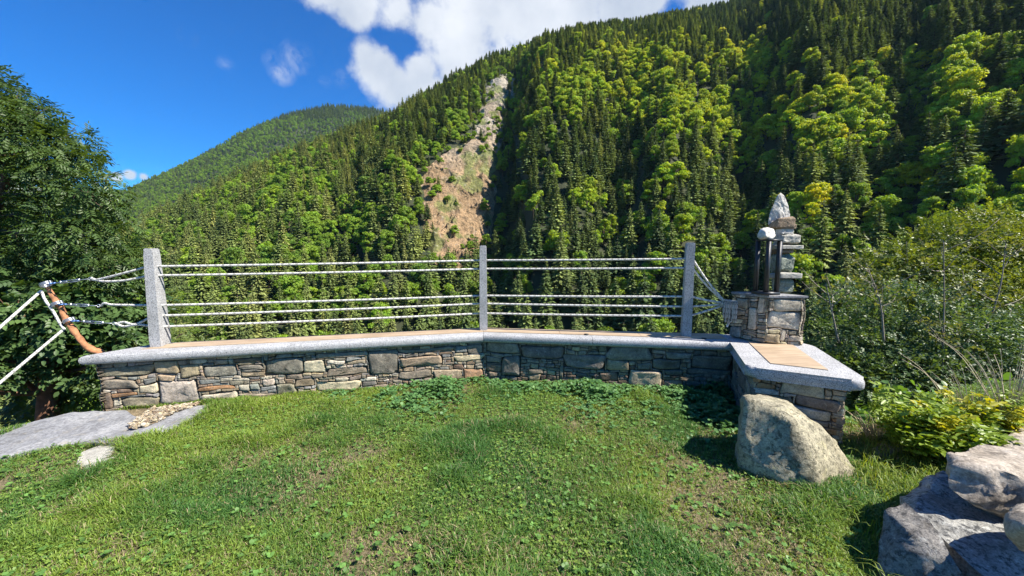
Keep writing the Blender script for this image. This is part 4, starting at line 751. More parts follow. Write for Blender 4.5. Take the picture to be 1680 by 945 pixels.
# ---------------------------------------------------------------- ropes
def rope_tube(mb, pts, r=.0098, pitch=.062, step=.008, dark=.62, gain=1.0):
    P = np.asarray(pts, float); s = np.concatenate([[0], np.cumsum(np.linalg.norm(np.diff(P, axis=0), axis=1))]); n = max(4, int(s[-1] / step)); t = np.linspace(0, s[-1], n); Q = np.stack([np.interp(t, s, P[:, k]) for k in range(3)], 1)
    T = np.gradient(Q, axis=0); T = unit(T); up = np.array([0, 0, 1.]); U_ = np.cross(T, up); bad = np.linalg.norm(U_, axis=1) < .2; U_[bad] = [1, 0, 0]; U_ = unit(U_); Wv = np.cross(T, U_)
    m = 12; a = np.linspace(0, 2 * math.pi, m, endpoint=False)[None]; ph = (t / pitch * 2 * math.pi)[:, None]; rr = r * (1 + .16 * np.cos(3 * (a - ph)))
    V = Q[:, None] + rr[..., None] * (np.cos(a)[..., None] * U_[:, None] + np.sin(a)[..., None] * Wv[:, None])
    sid = np.floor(((a - ph) % (2 * math.pi)) / (2 * math.pi) * 3 + 1e-6); dk = (sid == 1) & (np.sin(ph * 1.0 + 2 * a) > .1); c = np.where(dk, 1 - dark, 1.0) * (.92 + .1 * np.cos(3 * (a - ph)))
    col = c[..., None] * np.array([.62, .61, .57]) * gain; i = np.arange(n - 1)[:, None] * m; j = np.arange(m)[None]; jn = (j + 1) % m
    mb.add(V.reshape(-1, 3), np.stack([i + j, i + jn, i + m + jn, i + m + j], -1).reshape(-1, 4), col.reshape(-1, 3))
def hz_(b, px_y): return at(840, px_y, 1)  # unused
def z_on(x, y, b): return at(x, y, b[1])[2]
LY = [437, 452, 501, 518, 536]; CYl = [427, 441, 485, 498, 514]; RY = [424.5, 439.5, 486.5, 503, 518.5]
names = ['top', 'second', 'third', 'fourth', 'lowest']
hub = at(1190, 497, 3.78)
for k in range(5):
    mb = MB(); a_ = np.array([B_L[0], B_L[1], z_on(272, LY[k], B_L)]); c_ = np.array([B_C[0], B_C[1], z_on(793, CYl[k], B_C)]); d_ = np.array([B_R[0], B_R[1], z_on(1125, RY[k], B_R)])
    if k == 0: lead = [at(150, 456, 3.46), at(158, 459, 3.44), at(200, 449, 3.43)]
    elif k == 1: lead = [at(150, 457, 3.45), at(170, 461.5, 3.43), at(205, 460, 3.43)]
    elif k == 2: lead = [at(165, 502, 3.45), at(172, 497.5, 3.45), at(186, 500, 3.44)]
    elif k == 3: lead = [at(190, 531, 3.45), at(204, 528.5, 3.45), at(222, 532, 3.44)]
    else: lead = [at(190, 531, 3.44), at(204, 535.5, 3.44), at(226, 532.5, 3.44)]
    def sag(p, q, s): return [lerp(p, q, t) - np.array([0, 0, s * 4 * t * (1 - t)]) for t in np.linspace(0, 1, 12)]
    l1 = spline(lead + [a_ + np.array([-.04, 0, 0])], 30)
    pts = list(l1) + sag(a_, c_, .006)[0:] + sag(c_, d_, .004)[1:]
    e_ = hub + np.array([-.012 + .006 * k, .01 * (k % 2), .016 - .009 * k])
    pts += list(spline([d_ + np.array([.03, 0, 0]), lerp(d_, e_, .5) - [0, 0, .004], e_], 14))
    rope_tube(mb, pts); thing('rope', f'{names[k]} white rope of the railing, strung through the granite posts', 'rope', mb.mesh('rope', [MAT_ROPE], smooth=True))
    # splice bulge where the eye is tucked
mb = MB(); g = np.random.default_rng(3)
for q in range(8):
    f = q / 7; c = at(1186 + 19 * f, 494 + 2 * f, 3.73 - .06 * f); hgt = .16 + .05 * g.random(); w = .010
    loop = [c + np.array([0, -.02, .02]), c + np.array([.004, -.035, -.02]), c + np.array([.004 + g.normal(0, .004), -.035, -hgt * .7]), c + np.array([.004 + w * .5, -.02, -hgt]), c + np.array([w, .0, -hgt * .7]), c + np.array([w, .0, 0])]
    rope_tube(mb, spline(loop, 24), .0078, .05, dark=.85, gain=.62)
c = at(1189, 500, 3.74); rope_tube(mb, spline([c + [-.01, .02, .01], c + [0, -.03, .015], c + [.05, -.045, .008], c + [.085, -.03, .0]], 20), .011, .06)
rope_tube(mb, spline([c + [.02, -.02, -.08], c + [.03, -.03, -.16], c + [.018, -.03, -.215]], 14), .010, .05); rope_tube(mb, spline([c + [.04, -.02, -.08], c + [.045, -.025, -.14], c + [.035, -.02, -.19]], 14), .010, .05)
thing('rope_bundle', 'wound bundle of grey and white rope hanging on the left side of the stone pillar', 'rope', mb.mesh('rope_bundle', [MAT_ROPE], smooth=True))

# driftwood and its fittings
st = [at(72, 464, 3.50), at(82, 480, 3.49), at(98, 503, 3.48), at(112, 530, 3.47), at(126, 548, 3.46), at(138, 566, 3.46), at(152, 574, 3.48), at(166, 580, 3.52), at(172, 600, 3.62)]
S_ = spline(st, 64); rr_ = np.interp(np.linspace(0, 1, len(S_)), [0, .3, .6, .85, 1], [.017, .023, .026, .030, .030]) * (1 + .14 * vn(np.stack([np.linspace(0, 14, len(S_))] * 3, 1), 4))
mb = MB(); add_tube(mb, S_, rr_, 14); V = np.concatenate(mb.V); mb.V = [V + .008 * fbm(V, 18, 3, 5)[:, None]]
thing('driftwood_stick', 'crooked orange brown peeled branch tensioning the ropes at the left end', 'branch', mb.mesh('driftwood_stick', [MAT_WOOD], smooth=True))
def rope1(label, pts, r=.0105, nm='rope'):
    mb = MB(); rope_tube(mb, pts, r); thing(nm, label, 'rope', mb.mesh('rope', [MAT_ROPE], smooth=True))
rope1('white guy rope running left from the upper end of the driftwood stick', [at(68, 477, 3.47), at(0, 537, 3.15), at(-170, 690, 2.5)])
rope1('white guy rope running down left from the middle of the driftwood stick', [at(105, 540, 3.44), at(0, 628, 3.05), at(-150, 755, 2.55)])
rope1('short white rope lashed along the left side of the driftwood stick', spline([at(68, 477, 3.45), at(74, 492, 3.44), at(88, 512, 3.43), at(98, 530, 3.43), at(106, 541, 3.43)], 24), .010)
def ring(mb, c, ax_u, ax_v, R_, r, n=20):
    a = np.linspace(0, 6.2832, n); add_tube(mb, [c + np.asarray(ax_u) * math.cos(t) * R_ + np.asarray(ax_v) * math.sin(t) * R_ for t in a], r, 6)
for (x0, y0, x1, y1, lab) in ((78, 466, 150, 457, 'upper'), (96, 499, 164, 502, 'middle'), (116, 526, 189, 531, 'lower')):
    a_, b_ = at(x0, y0, 3.46), at(x1, y1, 3.45); d = U2(b_ - a_); L = np.linalg.norm(b_ - a_); up = np.array([0, 0, 1.]); s_ = np.cross(d, up)
    t = thing('turnbuckle', f'{lab} steel turnbuckle with shackle linking the driftwood stick to the ropes', 'turnbuckle')
    mb = MB()
    for q in (-1, 1): add_tube(mb, [a_ + d * L * .30 + up * .009 * q, a_ + d * L * .72 + up * .009 * q], .0035, 6)
    for f in (.30, .72): add_tube(mb, [a_ + d * L * f - up * .013, a_ + d * L * f + up * .013], .008, 8)
    link('body', mb.mesh('body', [MAT_STEEL]), t)
    mb = MB(); add_tube(mb, [a_ + d * L * .12, a_ + d * L * .45], .0035, 6); add_tube(mb, [a_ + d * L * .58, a_ + d * L * .92], .0035, 6); ring(mb, b_ - d * .012, d, up, .013, .0035); link('eye_bolt', mb.mesh('eye_bolt', [MAT_STEEL]), t)
    mb = MB(); ring(mb, a_ + d * .028, d, s_, .018, .006); add_tube(mb, [a_ + d * .04, a_ + d * .075], .009, 8); link('shackle', mb.mesh('shackle', [MAT_BLUE]), t)
    mb = MB(); cpt = a_ - d * .012; dirS = U2(S_[20] - S_[10]); 
    for q in range(3): 
        pr = np.cross(dirS, [0, 1., 0]); ring(mb, cpt + dirS * (.010 * (q - 1)), pr / np.linalg.norm(pr), [0, 1, 0], .040, .0045)
    link('lashing', mb.mesh('lashing', [MAT_STEEL]), t)

# ---------------------------------------------------------------- near trees and bushes
LEAF = np.array([[0, 0, 0], [.32, .36, .05], [.68, .30, .05], [1, 0, -.04], [.68, -.30, .05], [.32, -.36, .05]])
def spray_ash(g, L=.30, pairs=4, lw=.036, ll=.105):
    V = []; 
    for i in range(pairs * 2 + 1):
        if i == pairs * 2: p, a = L, 0
        else: p, a = L * (.25 + .7 * (i // 2) / pairs), (1 if i % 2 else -1) * 1.0
        l = ll * g.uniform(.8, 1.15); v = LEAF * [l, lw * 1.35, l]; c, s = math.cos(a), math.sin(a); v = np.stack([v[:, 0] * c - v[:, 1] * s + p, v[:, 0] * s + v[:, 1] * c, v[:, 2] - .25 * p * p / L - .3 * np.abs(v[:, 0])], 1); V.append(v)
    return np.array(V)
def spray_simple(g, L=.28, n=11, ll=.05, lw=.034):
    V = []
    for i in range(n):
        p = L * (.1 + .9 * i / n); a = g.uniform(.5, 1.3) * (1 if i % 2 else -1); l = ll * g.uniform(.7, 1.25); v = LEAF * [l, lw * 1.35, l]; c, s = math.cos(a), math.sin(a); t = g.normal(0, .5)
        v = np.stack([v[:, 0], v[:, 1] * math.cos(t) - v[:, 2] * math.sin(t), v[:, 1] * math.sin(t) + v[:, 2] * math.cos(t)], 1)
        v = np.stack([v[:, 0] * c - v[:, 1] * s + p, v[:, 0] * s + v[:, 1] * c, v[:, 2] + g.normal(0, .012)], 1); V.append(v)
    return np.array(V)
def place(tmpl, P, fwd, nrm, sc):
    """instances of the leaf templates at points P, x axis along fwd, z along nrm"""
    x = unit(fwd); y = unit(np.cross(nrm, x)); z = np.cross(x, y); Rm = np.stack([x, y, z], -1) * sc[:, None, None]; k = rng.integers(0, len(tmpl), len(P)); T = np.array(tmpl)[k]
    return np.einsum('nij,nlvj->nlvi', Rm, T) + P[:, None, None]
def crown(blobs, per, tmpl, c0, c1, seed, droop=.35, shell=.45, upb=.3, clip=None, sc=(.7, 1.2)):
    g = np.random.default_rng(seed); VV, CC = [], []; tot = []
    for (x, y, r, Y) in blobs:
        c = at(x, y, Y); R_ = r / FOC * Y; n = int(per * R_ ** 2 * 4); d = unit(g.normal(0, 1, (n, 3))); f = (shell + (1 - shell) * g.random(n) ** .6); lump = 1 + .30 * fbm(d * 1.0 + seed + x, 2.2, 2, seed) ; P_ = c + d * (R_ * f * lump)[:, None] * [1, 1, .85]
        fw = unit(d + g.normal(0, .55, (n, 3)) + np.array([0, 0, -droop])); nr = unit(np.array([0, 0, 1.]) + d * .5 + g.normal(0, .35, (n, 3)))
        if clip is not None: k = clip(P_); P_, fw, nr = P_[k], fw[k], nr[k]
        if not len(P_): continue
        v = place(tmpl, P_, fw, nr, g.uniform(*sc, len(P_))); t = np.clip(.5 + .6 * fbm(P_, 1.1, 3, seed) + g.normal(0, .25, len(P_)), 0, 1)[:, None]; col = (np.array(c0) * (1 - t) + np.array(c1) * t)
        col = col[:, None, None] * g.uniform(.78, 1.2, v.shape[:2])[..., None, None]; VV.append(v.reshape(-1, 6, 3)); CC.append(np.broadcast_to(col, v.shape).reshape(-1, 6, 3)); tot.append((c, R_))
    V = np.concatenate(VV); C_ = np.concatenate(CC); n = len(V); i = np.arange(n)[:, None] * 6; F = np.concatenate([i + [0, 1, 2, 3], i + [0, 3, 4, 5]]); return V.reshape(-1, 3), F, C_.reshape(-1, 3), tot
def limbs(base, spine, tot, r0, seed, twig=8, mid=.45):
    g = np.random.default_rng(seed); mb = MB(); sp = spline([base] + spine, 30); add_tube(mb, sp, np.interp(np.linspace(0, 1, len(sp)), [0, .15, 1], [r0 * 1.25, r0, r0 * .2]), 12)
    for c, R_ in tot:
        k = int(np.argmin(np.linalg.norm(sp - (c - [0, 0, R_ * 1.2]), axis=1))); a = sp[min(k, len(sp) - 2)]; m_ = lerp(a, c, .5) + g.normal(0, .08, 3) * np.linalg.norm(c - a); rb = r0 * .35 * (1 - .5 * k / len(sp)); q = spline([a, m_, c], 14); add_tube(mb, q, np.linspace(rb, rb * .35, len(q)), 7)
        for _ in range(twig):
            d = unit(g.normal(0, 1, 3)); e = c + d * R_ * .9; s = q[g.integers(6, len(q))]; w = spline([s, lerp(s, e, .5) + g.normal(0, .05 * R_, 3), e], 8); add_tube(mb, w, np.linspace(rb * .3, .004, len(w)), 5)
    return mb
g = np.random.default_rng(17)
ASH = [spray_ash(g, .24, 4, .028, .078) for _ in range(6)]; MAPLE = [spray_ash(g, .24, 3, .058, .10) for _ in range(6)]; SMALL = [spray_simple(g) for _ in range(6)]; TINY = [spray_simple(g, .22, 12, .036, .026) for _ in range(6)]; MIDL = [spray_simple(g, .3, 12, .075, .038) for _ in range(5)]
def tree(name, label, blobs, per, tmpl, c0, c1, seed, base, spine, r0, bark, kind='tree', group=None, twig=8, **k):
    V, F, C_, tot = crown(blobs, per, tmpl, c0, c1, seed, **k); base = np.array(base, float); t = thing(name, label, kind, None, base, group)
    o = link('crown' if kind == 'tree' else 'foliage', mesh_np('crown', V - base, F, MAT_LEAF, col=C_), t); mb = limbs(base, [np.array(s, float) for s in spine], tot, r0, seed, twig)
    link('trunk' if kind == 'tree' else 'branches', mb.mesh('trunk', [bark], smooth=True, off=base), t); print(name, len(V) // 6); return t
# left ash
def keep_left(P_):
    X, Y, _ = proj(P_); lim = np.interp(Y, [100, 145, 175, 195, 225, 235, 255, 270, 300, 350, 420, 470, 560, 700], [-40, 20, 60, 92, 108, 158, 172, 190, 205, 222, 236, 240, 235, 200]); return (X < lim + 14 * fbm(P_, 1.5, 2, 3)) 
tree('ash_tree', 'tall dark green ash tree with drooping compound leaves at the left edge', [(-60, 150, 70, 7.6), (0, 205, 60, 7.4), (55, 245, 55, 7.2), (-50, 250, 70, 7.6), (112, 280, 48, 7.2), (152, 318, 42, 7.0), (95, 335, 44, 7.4), (140, 388, 62, 7.0), (178, 440, 50, 7.0), (60, 430, 80, 7.4), (-30, 400, 80, 7.4), (110, 240, 38, 7.6), (60, 195, 30, 7.4), (20, 165, 26, 7.5), (-100, 320, 80, 7.6)],
     270, ASH, (.036, .078, .024), (.095, .155, .038), 1, at(-60, 760, 7.6), [at(-50, 560, 7.6), at(-20, 380, 7.5), at(20, 250, 7.4), at(10, 180, 7.4)], .16, MAT_BARK, droop=.5)
tree('maple_tree', 'dark bushy tree with thick brown trunk below the ash at the left', [(30, 500, 70, 6.4), (110, 520, 70, 6.6), (180, 500, 60, 7.0), (-40, 560, 80, 6.4), (10, 590, 46, 6.2), (150, 595, 48, 6.8), (200, 560, 50, 6.8), (135, 640, 32, 6.9), (215, 500, 42, 7.6), (150, 450, 50, 7.4), (80, 640, 50, 8.2), (70, 560, 55, 7.8), (-90, 620, 60, 5.4)],
     160, MAPLE, (.035, .080, .028), (.10, .17, .05), 2, at(70, 860, 6.5), [at(78, 690, 6.5), at(82, 600, 6.5), at(95, 520, 6.7), at(110, 460, 6.8)], .17, MAT_REDBARK)
tree('shrub', 'yellowish green shrub behind the left end of the bench', [(240, 500, 45, 9.5), (300, 545, 40, 9.5), (225, 560, 45, 8.0), (200, 620, 40, 6.5), (270, 575, 40, 8.0)], 170, SMALL, (.07, .12, .03), (.17, .22, .05), 3, at(240, 690, 8.2), [at(240, 600, 8.2), at(245, 540, 8.4)], .05, MAT_BARK, kind='shrub', twig=5)
# right
tree('shrub', 'tall olive and yellow green bush at the right with thin bare twigs', [(1600, 395, 60, 9), (1540, 420, 62, 9), (1480, 450, 60, 8.6), (1650, 440, 70, 8.6), (1720, 420, 80, 8.8), (1570, 480, 70, 8.4), (1435, 490, 45, 8.4), (1700, 500, 80, 8.0), (1640, 375, 40, 9.4)],
     240, SMALL, (.08, .13, .025), (.22, .27, .04), 4, at(1600, 760, 8.8), [at(1600, 600, 8.8), at(1590, 480, 8.8), at(1600, 400, 8.9)], .06, MAT_TWIG, kind='bush', twig=5)
tree('shrub', 'dense blue green small leaved bush beside the stone pillar', [(1400, 510, 48, 6.0), (1375, 560, 42, 5.6), (1440, 560, 60, 5.6), (1500, 520, 62, 5.8), (1395, 620, 55, 5.2), (1470, 620, 70, 5.2), (1560, 570, 75, 5.4), (1640, 600, 75, 5.2), (1550, 640, 60, 4.9), (1430, 680, 50, 5.0), (1350, 600, 26, 5.4), (1700, 560, 70, 5.4), (1500, 690, 50, 4.8), (1600, 690, 60, 4.6), (1690, 660, 60, 4.6)],
     430, TINY, (.05, .105, .04), (.13, .20, .085), 5, at(1500, 860, 5.4), [at(1500, 720, 5.4), at(1500, 600, 5.4), at(1510, 520, 5.6)], .045, MAT_TWIG, kind='bush', twig=5)
tree('shrub', 'bright green broad leaved bush low behind the bench end', [(1650, 540, 50, 7), (1600, 500, 40, 7), (1690, 480, 45, 7)], 120, SMALL, (.07, .12, .02), (.17, .21, .03), 6, at(1650, 760, 7), [at(1650, 620, 7), at(1650, 520, 7)], .04, MAT_BARK, kind='bush')
# bare thin stems rising out of the right bush
g = np.random.default_rng(23)
def sapling(x0, y0, x1, y1, Y, label, n=9):
    t = thing('bare_sapling', label, 'sapling'); mb = MB(); a_, b_ = at(x0, y0, Y), at(x1, y1, Y); q = spline([a_, lerp(a_, b_, .5) + g.normal(0, .06, 3), b_], 16); add_tube(mb, q, np.linspace(.014, .004, len(q)), 6)
    V2 = []
    for k in range(n):
        s = q[g.integers(4, len(q) - 1)]; e = s + np.array([g.normal(0, .35), g.normal(0, .2), g.uniform(.15, .5)]) * .9; w = spline([s, lerp(s, e, .5) + g.normal(0, .04, 3), e], 8); add_tube(mb, w, np.linspace(.006, .002, len(w)), 4); V2 += [w[3], w[5], w[7]]
    link('stem', mb.mesh('stem', [MAT_TWIG], smooth=True), t); P_ = np.array(V2); P_ = np.repeat(P_, 3, 0) + g.normal(0, .05, (len(P_) * 3, 3)); fw = unit(g.normal(0, 1, P_.shape)); v = place([s[:3] for s in TINY], P_, fw, unit(g.normal(0, .5, P_.shape) + [0, 0, 1]), g.uniform(.8, 1.3, len(P_))); V = v.reshape(-1, 6, 3); i = np.arange(len(V))[:, None] * 6
    c = g.uniform(.8, 1.3, len(V))[:, None, None] * np.array([.16, .18, .07]); link('leaves', mesh_np('leaves', V.reshape(-1, 3), np.concatenate([i + [0, 1, 2, 3], i + [0, 3, 4, 5]]), MAT_LEAF, col=np.broadcast_to(c, V.shape).reshape(-1, 3)), t)
sapling(1545, 620, 1548, 395, 5.0, 'thin upright bare twigged sapling rising from the blue green bush', 14)
sapling(1450, 560, 1420, 430, 5.0, 'thin pale twigged stem leaning left at the edge of the blue green bush', 10)
sapling(1375, 560, 1355, 465, 5.1, 'small leaning twig beside the stone pillar', 6)
sapling(1610, 560, 1650, 400, 5.4, 'thin sapling leaning right above the blue green bush', 10)

# ---------------------------------------------------------------- weeds at the right
def weed(x, y, h, n, label, c0, c1, tm=SMALL, seed=0, Y=None, nm='weed', cat='weed', group=None):
    g = np.random.default_rng(seed); b = onz(x, y, .08) if Y is None else at(x, y, Y); t = thing(nm, label, cat, None, b, group); mb = MB(); PP, FW = [], []
    for k in range(n):
        a = g.random() * 6.28; ln = h * g.uniform(.6, 1.1); sprd = g.uniform(.15, .6); e = np.array([math.cos(a) * ln * sprd, math.sin(a) * ln * sprd, ln]); s = np.array([math.cos(a), math.sin(a), 0]) * .03; q = spline([s, lerp(s, e, .5) + [0, 0, .05 * ln], e], 9); add_tube(mb, q, np.linspace(.004, .0015, len(q)), 4, (.10, .12, .04))
        for p in q[2:]:
            for _ in range(2): PP.append(p); FW.append([math.cos(a) + g.normal(0, .9), math.sin(a) + g.normal(0, .9), .35])
    link('stems', mb.mesh('stems', [MAT_STALK]), t); P_ = np.array(PP); FW = unit(np.array(FW)); v = place([s[:5] * .55 for s in tm], P_, FW, unit(g.normal(0, .35, P_.shape) + [0, 0, 1]), g.uniform(.8, 1.3, len(P_))); V = v.reshape(-1, 6, 3); i = np.arange(len(V))[:, None] * 6
    tt = g.random(len(V))[:, None, None]; c = (np.array(c0) * (1 - tt) + np.array(c1) * tt); link('leaves', mesh_np('leaves', V.reshape(-1, 3), np.concatenate([i + [0, 1, 2, 3], i + [0, 3, 4, 5]]), MAT_LEAF, col=np.broadcast_to(c, V.shape).reshape(-1, 3)), t)
g = np.random.default_rng(29); WX = [(1500, 735), (1530, 725), (1560, 738), (1590, 728), (1620, 735), (1655, 722), (1545, 705), (1580, 700), (1615, 700), (1650, 700), (1690, 712), (1510, 712), (1475, 720), (1600, 712), (1570, 718), (1635, 716)]
for k, (x, y) in enumerate(WX):
    yl = k % 4 == 1; weed(x, y + 8, g.uniform(.12, .33), 11, 'yellow leaved nettle like weed in the patch behind the pinkish rocks' if yl else 'bright green nettle like weed in the patch behind the pinkish rocks', (.16, .24, .025) if not yl else (.30, .32, .02), (.24, .34, .05) if not yl else (.42, .40, .03), MIDL, 300 + k, group='yellow leaved weeds behind the rocks' if yl else 'green weeds behind the rocks')
def dry_tuft(x, y, h, n, label, seed, lean=(0, 0), zb=.1):
    g = np.random.default_rng(seed); b = onz(x, y, zb); mb = MB()
    for k in range(n):
        a = g.random() * 6.28; L = h * g.uniform(.5, 1.1); sp = g.uniform(.1, .75); e = np.array([math.cos(a) * sp * L + lean[0] * L, math.sin(a) * sp * L + lean[1] * L, L]); s = np.array([math.cos(a), math.sin(a), 0]) * .05 * g.random(); q = spline([s, lerp(s, e, .55) + [0, 0, .12 * L], e - [0, 0, .1 * L * sp]], 10); add_tube(mb, q, np.linspace(.0032, .001, len(q)), 4, np.array([.55, .47, .32]) * g.uniform(.7, 1.1))
    thing('dry_grass_tuft', label, 'grass tuft', mb.mesh('dry_grass_tuft', [MAT_STALK]), b)
dry_tuft(1655, 702, .62, 60, 'tuft of tall dry straw coloured stalks at the right above the weeds', 41, (.10, 0)); dry_tuft(1590, 700, .50, 26, 'sparse dry straw stalks leaning left between the weeds', 42, (-.35, 0)); dry_tuft(1435, 722, .2, 60, 'low tangle of dry dark grass right of the bench end', 43, (-.3, 0), .0)

# ---------------------------------------------------------------- lawn
g = np.random.default_rng(31)
BL = [[(1205, 640), (1300, 650), (1405, 780), (1345, 805), (1210, 765)]]
def px_in(P_, poly): X, Y, _ = proj(P_); return inside(np.stack([X, Y], 1), np.array(poly, float))
slabs = [[(-160, 745), (0, 716), (70, 690), (120, 676), (205, 673), (340, 664), (335, 684), (275, 716), (190, 727), (90, 735), (12, 752), (-150, 790)], [(126, 782), (140, 738), (185, 733), (205, 750), (150, 778)], [(-30, 800), (0, 790), (30, 790), (0, 808)]]
def lawn_pts(n, y0=1.0, y1=4.0):
    P_ = np.stack([g.uniform(-5.2, 5.2, n), g.uniform(y0, y1, n)], 1); k = (np.abs(P_[:, 0]) < 1.55 * P_[:, 1] + .5); P_ = P_[k]; k = sdist(P_, TERR) < .25; P_ = P_[k]
    poly = [W0, Wc, W2, S3, S4, Sr, (3, 5), (-4, 5), (-4.2, 3.4), W0]; k = ~inside(P_, [tuple(q) for q in poly]); P_ = P_[k]
    Z_ = G(P_); P3 = np.concatenate([P_, Z_[:, None]], 1); k = np.ones(len(P3), bool)
    for s in slabs: k &= ~px_in(P3, s)
    return P3[k]
def patch(P3): return fbm(P3[:, :2], 1.7, 4, 81)      # low = bare thatch
def bare(P3):
    X, Y, _ = proj(P3); b = np.clip(-patch(P3) * 2.6 - .12 + .42 * np.exp(-((X - 880) / 500) ** 2 - ((Y - 900) / 100) ** 2) + .5 * np.exp(-((X - 60) / 130) ** 2 - ((Y - 800) / 40) ** 2) + .5 * np.exp(-((X - 400) / 90) ** 2 - ((Y - 668) / 14) ** 2) + .35 * np.exp(-((X - 850) / 60) ** 2 - ((Y - 640) / 14) ** 2), 0, 1); return b
def tuftm(P3):
    X, Y, _ = proj(P3); return np.clip(fbm(P3[:, :2], 3.1, 3, 82) * 1.8 - .15 + .55 * np.exp(-((X - 250) / 260) ** 2 - ((Y - 820) / 70) ** 2) + .4 * np.exp(-((X - 1350) / 130) ** 2 - ((Y - 850) / 70) ** 2) + .3 * np.exp(-((X - 700) / 120) ** 2 - ((Y - 720) / 30) ** 2), 0, 1)
def blades(P3, H, Wd, C_, lean, seed):
    g = np.random.default_rng(seed); n = len(P3); a = g.random(n) * 6.283; dr = np.stack([np.cos(a), np.sin(a), np.zeros(n)], 1); b = a + 1.57 + g.normal(0, .5, n); sd_ = np.stack([np.cos(b), np.sin(b), np.zeros(n)], 1)
    up = np.array([0, 0, 1.]); l = (lean * g.uniform(.2, 1.4, n))[:, None]; H = H[:, None]; Wd = Wd[:, None] * .5; P0 = P3 - up * .004; P1 = P0 + dr * H * l * .30 + up * H * .50; P2_ = P0 + dr * H * l * .75 + up * H * (.88 - .15 * l); P3_ = P0 + dr * H * l * 1.25 + up * H * (1.02 - .45 * l)
    V = np.stack([P0 - sd_ * Wd, P0 + sd_ * Wd, P1 - sd_ * Wd * .95, P1 + sd_ * Wd * .95, P2_ - sd_ * Wd * .65, P2_ + sd_ * Wd * .65, P3_], 1); i = np.arange(n)[:, None] * 7
    return V.reshape(-1, 3), np.concatenate([i + [0, 1, 3, 2], i + [2, 3, 5, 4]]), i + [4, 5, 6], np.repeat(C_, 7, 0)
P3 = lawn_pts(1000000); Y_ = P3[:, 1]; bb = bare(P3); tf = tuftm(P3); k = g.random(len(P3)) < np.clip(1.5 / Y_, .5, 1) * (1 - .62 * bb) * .95; P3, bb, tf = P3[k], bb[k], tf[k]; n = len(P3)
Hh = (.018 + .024 * g.random(n) + .062 * tf * g.uniform(.5, 1.2, n)) * (1 - .3 * bb); straw = g.random(n) < .05 + .25 * bb; hue_ = np.clip(.5 - .22 * tf + 1.2 * fbm(P3[:, :2], 1.4, 4, 83) + g.normal(0, .22, n), 0, 1)[:, None]
C_ = np.array([.065, .165, .035]) * (1 - hue_) + np.array([.22, .31, .045]) * hue_; C_[straw] = np.array([.36, .30, .17]) * g.uniform(.7, 1.2, (straw.sum(), 1)); C_ *= g.uniform(.75, 1.2, (n, 1))
V, F4, F3, C_ = blades(P3, Hh, .0022 + .0022 * g.random(n) + .001 * tf, C_, .55 + .5 * g.random(n), 5)
o = link('grass', mesh_np('grass', V, [F4, F3], MAT_GRASS, col=C_)); o['kind'] = 'stuff'; o['label'] = 'short green lawn grass with straw patches'; o['category'] = 'grass'; print('blades', n)
DISC = np.array([[0, 0, 0], [.35, .42, .03], [.85, .38, .05], [1.0, 0, .0], [.85, -.38, .05], [.35, -.42, .03]])
def leaf_discs(P3, s, C_, nl, seed, tilt=.35, hgt=(.01, .03), spread=.0):
    g = np.random.default_rng(seed); n = len(P3); Z0 = P3 + np.stack([np.zeros(n), np.zeros(n), g.uniform(*hgt, n)], 1); VV, CC = [], []; a0 = g.random(n) * 6.28
    for q in range(nl):
        a = a0 + 6.283 * q / nl + g.normal(0, .15, n); up = unit(np.stack([g.normal(0, tilt, n), g.normal(0, tilt, n), np.ones(n)], 1)); f = np.stack([np.cos(a), np.sin(a), g.normal(.05, .25, n)], 1); f = unit(f); y = unit(np.cross(up, f)); z_ = np.cross(f, y); ss = (s * g.uniform(.8, 1.15, n))[:, None, None]
        T = DISC[None] * ss; v = T[..., :1] * f[:, None] + T[..., 1:2] * y[:, None] + T[..., 2:] * z_[:, None] + Z0[:, None] + (f * spread * s[:, None])[:, None]; VV.append(v); CC.append(np.repeat((C_ * g.uniform(.85, 1.15, (n, 1)))[:, None], 6, 1))
    V = np.concatenate(VV).reshape(-1, 3); m = len(V) // 6; i = np.arange(m)[:, None] * 6; return V, np.concatenate([i + [0, 1, 2, 3], i + [0, 3, 4, 5]]), np.concatenate(CC).reshape(-1, 3)
P3 = lawn_pts(150000); bb = bare(P3); cl = np.clip(.5 + 1.6 * fbm(P3[:, :2], 1.4, 3, 85), .12, 1); k = g.random(len(P3)) < .62 * cl * (1 - .75 * bb); P3 = P3[k]; n = len(P3); h_ = g.random((n, 1))
V, F, C_ = leaf_discs(P3, g.uniform(.006, .0125, n), np.array([.10, .20, .035]) * (1 - h_) + np.array([.22, .31, .055]) * h_, 3, 6, hgt=(.008, .034))
o = link('clover', mesh_np('clover', V, F, MAT_GRASS, col=C_)); o['kind'] = 'stuff'; o['label'] = 'small clover leaves growing through the lawn'; o['category'] = 'clover'; print('clover', n)
# larger leafy weeds scattered in the lawn
P3 = lawn_pts(11000); P3 = P3[g.random(len(P3)) < .8]; n = len(P3); V, F, C_ = leaf_discs(P3, g.uniform(.007, .022, n), np.array([[.11, .22, .05]]) * g.uniform(.7, 1.5, (n, 1)), 5, 7, tilt=.3, hgt=(.01, .03)); V1, F1, C1 = V, F, C_
o = link('lawn_weeds', mesh_np('lawn_weeds', V1, F1, MAT_GRASS, col=C1)); o['kind'] = 'stuff'; o['label'] = 'small broad leaved weeds dotted through the lawn'; o['category'] = 'weeds'
